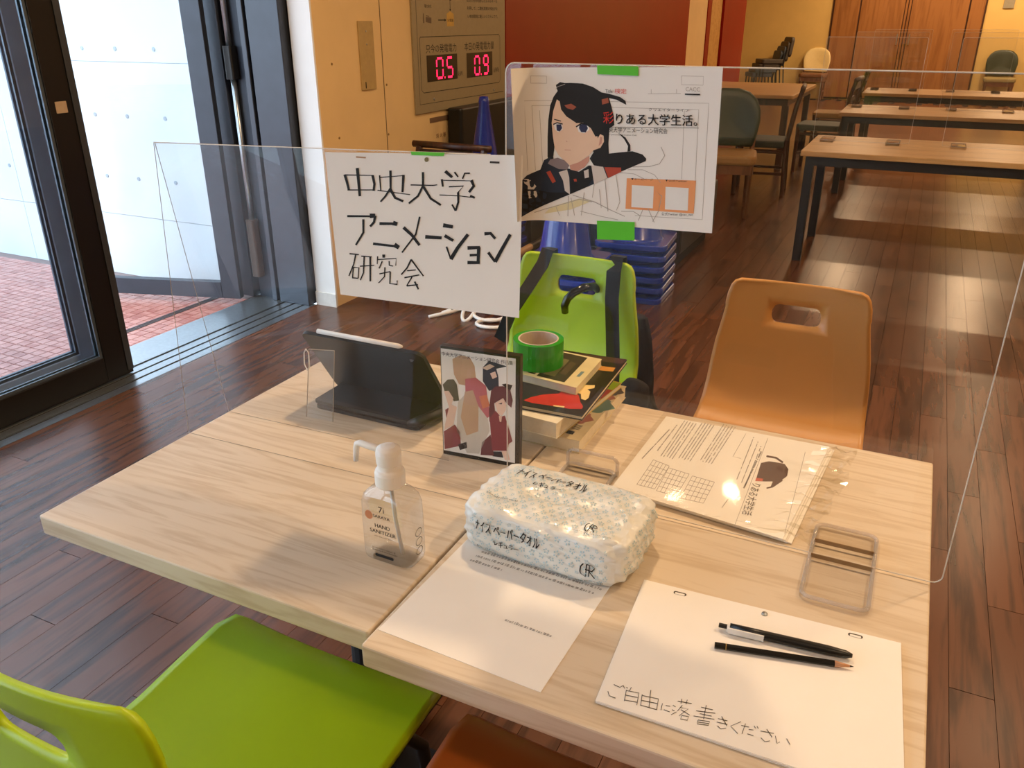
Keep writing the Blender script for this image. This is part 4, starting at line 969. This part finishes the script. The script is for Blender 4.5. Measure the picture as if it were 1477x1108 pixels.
b4 = book('picture_book', 'black covered picture book with a red hat and a bone printed on it', [(-.600, 1.112), (-.414, 1.119), (-.425, 1.381), (-.611, 1.372)], Bz[3], Bz[4], mat('cover_black', '1a1714', .3))
hb = homography([(90, 640), (583, 722), (890, 238), (365, 180)], [(-.512, 1.109), (-.414, 1.119), (-.425, 1.381), (-.56, 1.359)])
fbk = lambda L: (lambda x, y: Vector((*hb(x, y), Bz[4] + .0002 + .0001 * L)))
q = MB()
q.flat([(85, 575), (150, 545), (250, 522), (385, 512), (410, 475), (450, 470), (520, 490), (545, 535), (560, 590), (585, 630), (575, 652), (470, 652), (330, 625), (160, 600)], fbk(0), 0)
q.flat([(305, 428), (350, 425), (352, 445), (430, 452), (530, 462), (575, 435), (620, 440), (668, 440), (665, 465), (610, 475), (635, 495), (625, 550), (600, 572), (565, 560), (560, 515), (500, 500), (480, 480), (345, 465), (305, 458)], fbk(1), 1)
q.flat([(335, 618), (430, 630), (425, 642), (335, 630)], fbk(2), 1); q.flat([(690, 285), (810, 300), (795, 330), (680, 318)], fbk(1), 2); q.flat([(520, 190), (880, 235), (860, 270), (500, 225)], fbk(0), 3)
q.build('cover_print', [mat('hat_red', 'c22a1e', .3), mat('bone_cream', 'e8cf8c', .4), mat('label_amber', 'c98a3c', .4), mat('band_brown', '3a2016', .4)], b4)
b5 = book('comic_book', 'small comic book with a dark cover directly under the green tape roll', [(-.570, 1.205), (-.453, 1.190), (-.458, 1.330), (-.572, 1.338)], Bz[4], Bz[5], mat('cover_cream2', 'ddcf9e', .4))
q = MB(); f5 = tb(Bz[5] + .0002)
q.flat([(-.535, 1.208), (-.480, 1.202), (-.484, 1.325), (-.537, 1.330)], f5, 0); q.flat([(-.528, 1.22), (-.505, 1.218), (-.51, 1.30), (-.53, 1.303)], tb(Bz[5] + .0003), 1); q.flat([(-.505, 1.235), (-.49, 1.232), (-.492, 1.29), (-.505, 1.295)], tb(Bz[5] + .0003), 2)
q.stroke([(-.468, 1.235), (-.468, 1.26)], .006, tb(Bz[5] + .0003), 3)
for k in range(3): q.stroke([(-.555, 1.235 - .009 * k), (-.540, 1.232 - .009 * k)], .005, tb(Bz[5] + .0003), 4)
q.build('cover_print', [mat('manga_dark', '2e2a20', .4), mat('manga_olive', '6a6444', .4), mat('manga_brown', '4c4030', .4), mat('manga_blue', '6c8890', .4), M_INK], b5)
tr = thing('tape_roll', 'roll of green masking tape on top of the book pile', 'tape', (-.556, 1.262, Bz[5]))
MT = Matrix.Translation((-.556, 1.262, Bz[5] + .0004))
def ringm(r0, r1, h, m_, name):
    b = MB(); n = 40
    vs = []
    for r, z in ((r0, 0), (r1, 0), (r1, h), (r0, h)):
        for i in range(n): vs.append((r * math.cos(2 * PI * i / n), r * math.sin(2 * PI * i / n), z))
    fs = [(k * n + i, k * n + (i + 1) % n, ((k + 1) % 4) * n + (i + 1) % n, ((k + 1) % 4) * n + i) for k in range(4) for i in range(n)]
    b.add(vs, fs, 0, MT); b.build(name, m_, tr)
ringm(.0365, .0455, .048, mat('tape_green', '1f9a24', .3, var=.04), 'tape_winding'); ringm(.034, .0366, .0485, mat('core_card', 'c9b7a6', .7), 'card_core')

# ------------------------------------------------------------------ power display board on the left wall
pb = thing('display_board', 'grey wall board with two red digital power readouts and Japanese text', 'display board', (XW, 4.65, .875))
wfn = lambda d: (lambda y, z: Vector((XW + .012 + d, y, z)))
MY = Matrix(((0, 0, 1, XW), (1, 0, 0, 0), (0, 1, 0, 0), (0, 0, 0, 1)))
MB().rbox(4.091, 5.219, .875, 2.0, .0005, .012, .004, M=MY).build('board_panel', mat('board_grey', '9c8f70', .45, metal=.2, var=.03), pb, bevel=.002)
q = MB(); mk = wfn(.0006)
q.stroke([(4.135, 2.0), (4.135, .925), (5.19, .925)], .0035, mk)
q.stroke([(4.165, 1.275), (5.125, 1.275), (5.141, 1.262), (5.141, 1.0), (5.125, .985), (4.18, .985), (4.158, 1.0), (4.158, 1.262), (4.165, 1.275)], .0035, mk)
q.stroke([(4.366, 1.36), (4.44, 1.36)], .005, mk); q.flat([(4.436, 1.352), (4.457, 1.36), (4.436, 1.368)], mk); q.stroke([(4.505, 1.52), (4.505, 1.41)], .004, mk); q.flat([(4.497, 1.418), (4.513, 1.418), (4.505, 1.404)], mk)
q.flat([(4.508 + .014 * math.cos(a * PI / 6), 1.472 + .011 * math.sin(a * PI / 6)) for a in range(12)], mk)
for body, y, z, h, w in (('只今の発電電力', 4.220, 1.190, .046, .345), ('本日の発電電力量', 4.664, 1.190, .047, .392), ('kW', 4.582, 1.052, .028, .053), ('kWh', 5.052, 1.049, .030, .072), ('自然の光を利用したエネルギーを', 4.706, 1.458, .020, .40), ('利用して、二酸化炭素の排出がな', 4.706, 1.415, .020, .405), ('い地球環境に優しいシステムです。', 4.712, 1.370, .020, .402), ('電力会社', 4.223, 1.422, .017, .074)):
    q.text(body, mk, y, z, h, w)
q.build('board_print', mat('board_ink', '17140f', .6), pb)
MB().flat([(4.462, 1.327), (4.544, 1.327), (4.544, 1.392), (4.503, 1.408), (4.462, 1.392)], mk).build('house_print', mat('house_yellow', 'c8a048', .5), pb)
MB().text('分電盤', wfn(.0009), 4.468, 1.350, .017, .07).build('house_text', mat('board_ink', '17140f', .6), pb)
q = MB(); q.flat([(4.203, 1.345), (4.215, 1.345), (4.213, 1.393), (4.205, 1.393)], mk); q.flat([(4.23, 1.35), (4.29, 1.343), (4.292, 1.372), (4.232, 1.376)], mk); q.stroke([(4.235, 1.382), (4.27, 1.379)], .004, mk)
q.build('power_plant_print', mat('plant_brown', '6a5844', .6), pb)
M_SEG = mat('led_red', 'ff1e50', .4, emit=2.2)
def readout(y0, y1, z0, z1, digits):
    d = MB().add([wfn(.001)(a, b_) for a, b_ in ((y0, z0), (y1, z0), (y1, z1), (y0, z1))], [(0, 1, 2, 3)]).build('readout_window', mat('readout_black', '0a0606', .3), pb)
    SEG = {'0': 'abcdef', '5': 'afgcd', '9': 'abcdfg'}
    for ch, a, b_, zb, zt in digits:
        zm = (zb + zt) / 2; g = .007; t = .0125
        L = {'a': [(a + g, zt), (b_ - g, zt)], 'b': [(b_, zt - g), (b_, zm + g)], 'c': [(b_, zm - g), (b_, zb + g)], 'd': [(a + g, zb), (b_ - g, zb)], 'e': [(a, zm - g), (a, zb + g)], 'f': [(a, zt - g), (a, zm + g)], 'g': [(a + g, zm), (b_ - g, zm)]}
        for s_ in SEG[ch]: MB().stroke(L[s_], t, wfn(.002)).build('segment', M_SEG, d)
    a = digits[0][2] + .020; zb = digits[0][3]
    MB().flat([(a - .005, zb - .006), (a + .005, zb - .006), (a + .005, zb + .004), (a - .005, zb + .004)], wfn(.002)).build('decimal_point', M_SEG, d)
readout(4.223, 4.571, 1.039, 1.179, (('0', 4.330, 4.398, 1.055, 1.160), ('5', 4.448, 4.512, 1.055, 1.160)))
readout(4.688, 5.030, 1.036, 1.177, (('0', 4.790, 4.852, 1.050, 1.154), ('9', 4.908, 4.968, 1.050, 1.154)))
for y, z in ((4.29, .945), (5.05, .945)): MB().lathe([(.008, .012), (.006, .016)], 10, M=Matrix.Translation((XW, y, z)) @ Matrix.Rotation(PI / 2, 4, 'Y')).build('screw_head', M_ALU, pb)
cp = thing('cover_plate', 'beige blank cover plate screwed to the yellow wall beside the entrance', 'plate', (XW, 3.665, 1.04))
MB().rbox(3.603, 3.728, 1.037, 1.357, .0005, .008, .004, M=MY).build('plate', mat('plate_beige', 'b79a62', .55), cp, bevel=.001)
for z in (1.31, 1.25): MB().lathe([(.005, .008), (.004, .010)], 10, M=Matrix.Translation((XW, 3.665, z)) @ Matrix.Rotation(PI / 2, 4, 'Y')).build('screw_head', M_ALU, cp)
MB().box(XW + .008, XW + .010, 3.632, 3.637, 1.045, 1.075).build('key_mark', M_INK, cp)
wsn = thing('extinguisher_marker', 'brown strip and small red fire extinguisher lettering on the yellow wall', 'sign', (XW, 4.37, .72))
MB().rbox(4.25, 4.50, .815, .842, .0005, .003, .002, M=MY).build('brown_strip', mat('strip_brown', '7a6048', .6), wsn)
MB().text('消 火 器', lambda y, z: Vector((XW + .0008, y, z)), 4.315, .722, .026, .115).build('lettering', mat('label_dark_red', '6a2418', .6), wsn)

# ------------------------------------------------------------------ long dark bench along the wall
be = thing('wall_bench', 'long black upholstered bench with a high back along the left wall', 'bench', (-2.25, 6.4, 0))
M_LEA = mat('black_leather', '0d0e0b', .45, var=.12, scale=25)
MB().rbox(-2.56, -2.46, 4.42, 8.45, .06, .885, .02).build('backrest', M_LEA, be, bevel=.01)
MB().rbox(-2.455, -1.98, 4.42, 8.45, .30, .43, .03).build('seat', M_LEA, be, bevel=.012)
MB().box(-2.455, -2.02, 4.45, 8.42, .0, .30).build('plinth', mat('plinth_black', '070706', .7), be)
ot = thing('ottoman', 'low black upholstered stool beside the wall bench behind the cones', 'stool', (-1.43, 5.07, 0))
MB().rbox(-1.72, -1.15, 4.60, 5.55, .10, .40, .05).build('cushion', M_LEA, ot, bevel=.015)
MB().box(-1.68, -1.2, 4.65, 5.50, 0, .10).build('plinth', mat('plinth_black', '070706', .7), ot)

# ------------------------------------------------------------------ blue traffic cones, nested in stacks
M_CONE = mat('cone_blue', '0e2a90', .25, var=.06, scale=10, coat=.3); M_CAP = mat('cone_cap', '0a0c14', .4)
def cone(loc, rz, label):
    t = thing('traffic_cone', label, 'traffic cone', loc, rz, 'blue traffic cones'); local(t)
    MB().rbox(-.19, .19, -.19, .19, 0, .03, .05).build('base', M_CONE, t, bevel=.006)
    b = MB(); n = 24; P = [(.145, .03), (.13, .045), (.028, .66), (.030, .675), (.024, .70)]; I = [(.018, .70), (.020, .66), (.122, .045), (.135, .0305)]
    vs = []; R = P + I
    for r, z in R:
        for i in range(n): vs.append((r * math.cos(2 * PI * i / n), r * math.sin(2 * PI * i / n), z))
    b.add(vs, [(j * n + i, j * n + (i + 1) % n, (j + 1) * n + (i + 1) % n, (j + 1) * n + i) for j in range(len(R) - 1) for i in range(n)])
    b.build('cone_body', M_CONE, t, smooth=True)
    return t
ORD = ['bottom', 'second from the bottom', 'third from the bottom', 'fourth from the bottom', 'fifth from the bottom', 'sixth from the bottom']
c0 = None
for (x, y), nn, where in (((-1.45, 3.60), 6, 'of the stack behind the lime chair'), ((-1.27, 4.16), 6, 'of the stack below the poster'), ((-2.18, 4.17), 6, 'of the stack by the display board')):
    for k in range(nn):
        lab = 'blue traffic cone, %s %s' % ('topmost' if k == nn - 1 else ORD[k], where); L_ = (x, y, .056 * k)
        a = random.uniform(-.12, .12)
        c0 = cone(L_, a, lab) if c0 is None else c0
        if not (c0['label'] == lab): dup(c0, L_, a, lab)
# barrier poles bundled on the floor
M_PT = mat('pole_tan', 'b08a5c', .5, var=.1); M_PB = mat('pole_black', '14110e', .5)
WH = ['top', 'upper left', 'upper right', 'lower left', 'middle', 'lower right']
for k, (x, z) in enumerate(((-1.855, .205), (-1.895, .165), (-1.815, .165), (-1.935, .125), (-1.855, .125), (-1.775, .125))):
    t = thing('barrier_pole', 'tan and black banded barrier pole, %s one of the bundle by the cones' % WH[k], 'pole', (x, 4.3, z), 0, 'barrier poles by the cones')
    y = 3.92 + .05 * (k % 3); j = 0
    while y < 5.2:
        MB().lathe([(.019, y), (.019, min(5.2, y + .16))], 12, M=Matrix.Translation((x, 0, z)) @ Matrix.Rotation(-PI / 2, 4, 'X')).build('band', M_PB if j % 2 else M_PT, t, smooth=False); y += .16; j += 1
cr = thing('pole_crate', 'low black crate under the bundle of barrier poles', 'crate', (-1.855, 4.5, 0))
MB().box(-1.97, -1.74, 4.1, 4.75, 0, .012).build('crate_floor', M_BLACK, cr)
for a in ((-1.97, -1.74, 4.1, 4.115, .012, .104), (-1.97, -1.74, 4.735, 4.75, .012, .104), (-1.97, -1.957, 4.115, 4.735, .012, .104), (-1.753, -1.74, 4.115, 4.735, .012, .104)): MB().box(*a).build('crate_side', M_BLACK, cr)
# white cable loops on the floor
wc = thing('white_cable', 'white cable looped on the floor below the handwritten sign', 'cable', (-1.85, 3.36, 0))
M_CAB = mat('cable_white', 'f0ece6', .35)
def loop(cx, cy, cz, a, b_, tilt, rz):
    m_ = Matrix.Translation((cx, cy, cz)) @ Matrix.Rotation(rz, 4, 'Z') @ Matrix.Rotation(tilt, 4, 'X')
    return [tuple(m_ @ Vector((a * math.cos(2 * PI * t / 20), b_ * math.sin(2 * PI * t / 20), 0))) for t in range(20)]
for a in ((-1.72, 3.34, .012, .075, .055, 0, .3), (-1.77, 3.42, .030, .085, .06, .25, .1), (-1.88, 3.42, .045, .03, .09, .5, .1)):
    MB().tube(loop(*a), .009, 8, closed=True).build('cable_loop', M_CAB, wc, smooth=True)
for p in ([(-2.05, 3.30, .01), (-1.98, 3.42, .012), (-1.93, 3.56, .02), (-1.90, 3.62, .02)], [(-2.02, 3.38, .01), (-1.97, 3.50, .02), (-1.94, 3.60, .02)]):
    MB().tube(p, .009, 8).build('cable_end', M_CAB, wc, smooth=True)
MB().tube([(-1.68, 3.44, .05), (-1.61, 3.50, .055)], .024, 14).build('cable_plug', mat('plug_tan', 'c9a878', .5), wc)

# ------------------------------------------------------------------ dining chairs
def ladder_chair(label, loc, rz, seatm, group='dark wooden dining chairs'):
    t = thing('dining_chair', label, 'chair', loc, rz, group); local(t)
    for sx in (-1, 1):
        MB().tube([(sx * .19, .19, 0), (sx * .19, .19, .42)], .018, 8).build('leg', M_DKWOOD, t)
        MB().tube([(sx * .18, -.21, 0), (sx * .18, -.19, .42), (sx * .18, -.23, .70), (sx * .18, -.27, .86)], .018, 8).build('leg', M_DKWOOD, t)
        MB().tube([(sx * .187, .19, .18), (sx * .182, -.2, .18)], .011, 6).build('stretcher', M_DKWOOD, t)
        MB().tube([(sx * .19, .19, .36), (sx * .18, -.19, .36)], .016, 6).build('seat_rail', M_DKWOOD, t)
    MB().tube([(-.19, .19, .36), (.19, .19, .36)], .016, 6).build('seat_rail', M_DKWOOD, t)
    MB().rbox(-.205, .205, -.19, .215, .39, .445, .04).build('seat', seatm, t, bevel=.012)
    for z, y, h in ((.80, -.256, .03), (.68, -.228, .018), (.57, -.212, .016)):
        MB().box(-.17, .17, y - .01, y + .01, z - h, z + h).build('back_rail', M_DKWOOD, t)
    MB().tube([(-.215, -.268, .855), (.215, -.268, .855)], .02, 8).build('top_rail', M_DKWOOD, t, smooth=True)
    return t
def round_chair(label, loc, rz, backm, seatm, framem=None, group='round backed upholstered chairs'):
    framem = framem or M_FRW
    t = thing('upholstered_chair', label, 'chair', loc, rz, group); local(t)
    for sx in (-1, 1):
        MB().tube([(sx * .20, .20, 0), (sx * .20, .19, .36)], [.016, .021], 8).build('leg', framem, t)
        MB().tube([(sx * .19, -.23, 0), (sx * .19, -.2, .36), (sx * .215, -.235, .60), (sx * .205, -.25, .72)], [.016, .02, .016, .012], 8).build('leg', framem, t)
        MB().tube([(sx * .20, .19, .14), (sx * .19, -.21, .14)], .010, 6).build('stretcher', framem, t)
    MB().rbox(-.225, .225, -.21, .225, .32, .385, .03).build('seat_frame', framem, t)
    MB().rbox(-.24, .24, -.19, .24, .385, .455, .06).build('seat', seatm, t, bevel=.02)
    prof = [(-.20, .47), (-.225, .55), (-.24, .66), (-.232, .74), (-.20, .81), (-.14, .86), (-.06, .883), (.06, .883), (.14, .86), (.20, .81), (.232, .74), (.24, .66), (.225, .55), (.20, .47)]
    b = MB(); k = len(prof); vs = []; fs = []; rings = [(.03, 1), (.35, 1), (.7, 1), (.9, .9), (1.0, .45), (1.0, -.45), (.9, -.9), (.7, -1), (.35, -1), (.03, -1)]
    for sc_, d_ in rings:
        for x, z in prof:
            xx, zz = x * sc_, .67 + (z - .67) * sc_; vs.append((xx, -.185 - .13 * (zz - .47) - .05 * (1 - (xx / .24) ** 2) + d_ * .024, zz))
    for r_ in range(len(rings) - 1):
        for i in range(k): fs.append((r_ * k + i, r_ * k + (i + 1) % k, (r_ + 1) * k + (i + 1) % k, (r_ + 1) * k + i))
    fs.append(tuple(range(k - 1, -1, -1))); fs.append(tuple(range((len(rings) - 1) * k, len(rings) * k)))
    b.add(vs, fs)
    b.build('backrest', backm, t, smooth=True)
    return t
M_FRW = wood('mid_brown_frame', '5c3a20', '7c5030', .4, axis='z', grain=.5)
M_GRN = mat('dark_green_vinyl', '26331f', .35, var=.1, scale=20); M_TANS = mat('tan_seat_fabric', 'a27a44', .7, var=.06, scale=60); M_GRS = mat('grey_green_seat', '3c4238', .6, var=.06, scale=60)
M_CRM = mat('cream_vinyl', 'f0d898', .4, var=.03)
round_chair('green backed chair with a tan seat and brown frame right of the poster', (-1.32, 6.42, 0), PI + .18, M_GRN, M_TANS)
round_chair('cream backed chair standing against the far wall left of the wooden doors', (-2.00, 17.0, 0), PI, M_CRM, mat('brown_seat', '7a4c22', .6))
round_chair('dark green chair with a pale seat against the far wall right of the doors', (1.02, 16.95, 0), PI, M_GRN, mat('pale_olive_seat', '9a8a58', .7))
ladder_chair('dark wooden dining chair just behind the green backed chair', (-1.20, 7.40, 0), PI / 2 + .1, M_GRS)
ladder_chair('dark wooden dining chair at the right corner of the dark dining table', (-.88, 8.75, 0), PI / 2 - .05, M_GRS)
ladder_chair('dark wooden dining chair with a tan seat at the far end of the dining table', (-.89, 9.95, 0), PI / 2, M_TANS)
hc = ladder_chair('dark wooden chair half hidden behind the handwritten sign by the yellow wall', (-2.20, 3.60, 0), PI - .05, M_GRS); hc.scale = (1.1, .8, .89)
# dark dining table behind the green chair
dt = thing('dining_table', 'wooden dining table with dark legs near the left wall', 'table', (-1.95, 9.4, 0))
MB().rbox(-2.45, -1.16, 8.55, 10.25, .665, .70, .02).build('table_top', M_BGTOP, dt, bevel=.005)
MB().box(-2.40, -1.21, 8.60, 10.20, .60, .665).build('apron', M_DKWOOD, dt)
for x in (-2.38, -1.23):
    for y in (8.63, 10.17): MB().box(x - .03, x + .03, y - .03, y + .03, 0, .60).build('leg', M_DKWOOD, dt)
# stacked grey chairs at the far wall
M_GSH = mat('grey_brown_vinyl', '4c463e', .5); M_BSH = mat('blue_grey_vinyl', '4a5460', .5)
LV = ['bottom', 'second', 'third', 'top']
def stacking_chair(label, loc, rz, m_):
    t = thing('stacking_chair', label, 'chair', loc, rz, 'stacked grey chairs'); local(t)
    MB().rbox(-.21, .21, -.20, .21, .385, .46, .05).build('seat', m_, t, bevel=.012)
    MB().rbox(-.20, .20, .50, .84, -.03, .03, .06, M=Matrix.Translation((0, -.235, 0)) @ Matrix.Rotation(PI / 2 + .12, 4, 'X')).build('backrest', m_, t, bevel=.012)
    for sx in (-1, 1):
        MB().tube([(sx * .215, .18, 0), (sx * .205, .17, .38)], .012, 6).build('leg', M_BLACK, t)
        MB().tube([(sx * .215, -.23, 0), (sx * .205, -.19, .38), (sx * .19, -.24, .62)], .012, 6).build('leg', M_BLACK, t)
for k in range(4):
    stacking_chair('grey cushioned chair, %s of the stack at the far yellow wall' % LV[k], (-2.95 + .055 * k, 16.8, .078 * k), PI * .66, M_BSH if k < 2 else M_GSH)

# ------------------------------------------------------------------ rows of long tables with acrylic screens
TH2 = .66
def long_table(x0, x1, y0, y1, label):
    t = thing('long_table', label, 'table', ((x0 + x1) / 2, (y0 + y1) / 2, 0), 0, 'rows of long tables')
    MB().rbox(x0, x1, y0, y1, TH2 - .03, TH2, .006).build('table_top', M_BGTOP, t, bevel=.003)
    for a in ((x0 + .03, x1 - .03, y0 + .03, y0 + .06), (x0 + .03, x1 - .03, y1 - .06, y1 - .03)): MB().box(*a, TH2 - .085, TH2 - .03).build('apron', M_BLACK, t)
    for a in ((x0 + .03, x0 + .06, y0 + .06, y1 - .06), (x1 - .06, x1 - .03, y0 + .06, y1 - .06)): MB().box(*a, TH2 - .085, TH2 - .03).build('apron', M_BLACK, t)
    for x in (x0 + .03, x1 - .08):
        for y in (y0 + .03, y1 - .08): MB().box(x, x + .05, y, y + .05, 0, TH2 - .085).build('leg', M_BLACK, t)
def table_screen(x0, x1, y, label, z=TH2):
    t = thing('table_screen', label, 'screen', ((x0 + x1) / 2, y, z), 0, 'screens on the long tables')
    slab(x0, x1, z + .004, z + .604, y - .0015, y + .0015, t)
    rim(x0, x1, z + .004, z + .604, y, t)
    for x in (x0 + .05, x1 - .13):
        for yy in (y - .088, y + .0035): MB().rbox(x, x + .08, yy, yy + .0845, z, z + .012, .01).build('foot_block', M_ACRYL, t)
        MB().tube([(p, q_, z + .014) for p, q_ in rrect(x + .002, x + .078, y - .085, y + .085, .012, 4)], .003, 6, closed=True).build('foot_rim', clear('foot_rim_acrylic'), t)
for (x0, y0, y1, ys, lab) in ((-.62, 5.17, 5.97, 5.70, 'nearest'), (-.645, 7.55, 8.35, 8.10, 'middle'), (-.64, 9.75, 10.55, 10.25, 'farthest')):
    long_table(x0, x0 + 1.8, y0, y1, 'long tan table with black legs, %s of the three rows at right' % lab)
    table_screen(x0 + .0, x0 + .56, ys, 'clear acrylic screen at the left end of the %s long table' % lab)
    table_screen(x0 + .74, x0 + 1.34, ys, 'clear acrylic screen in the middle of the %s long table' % lab)
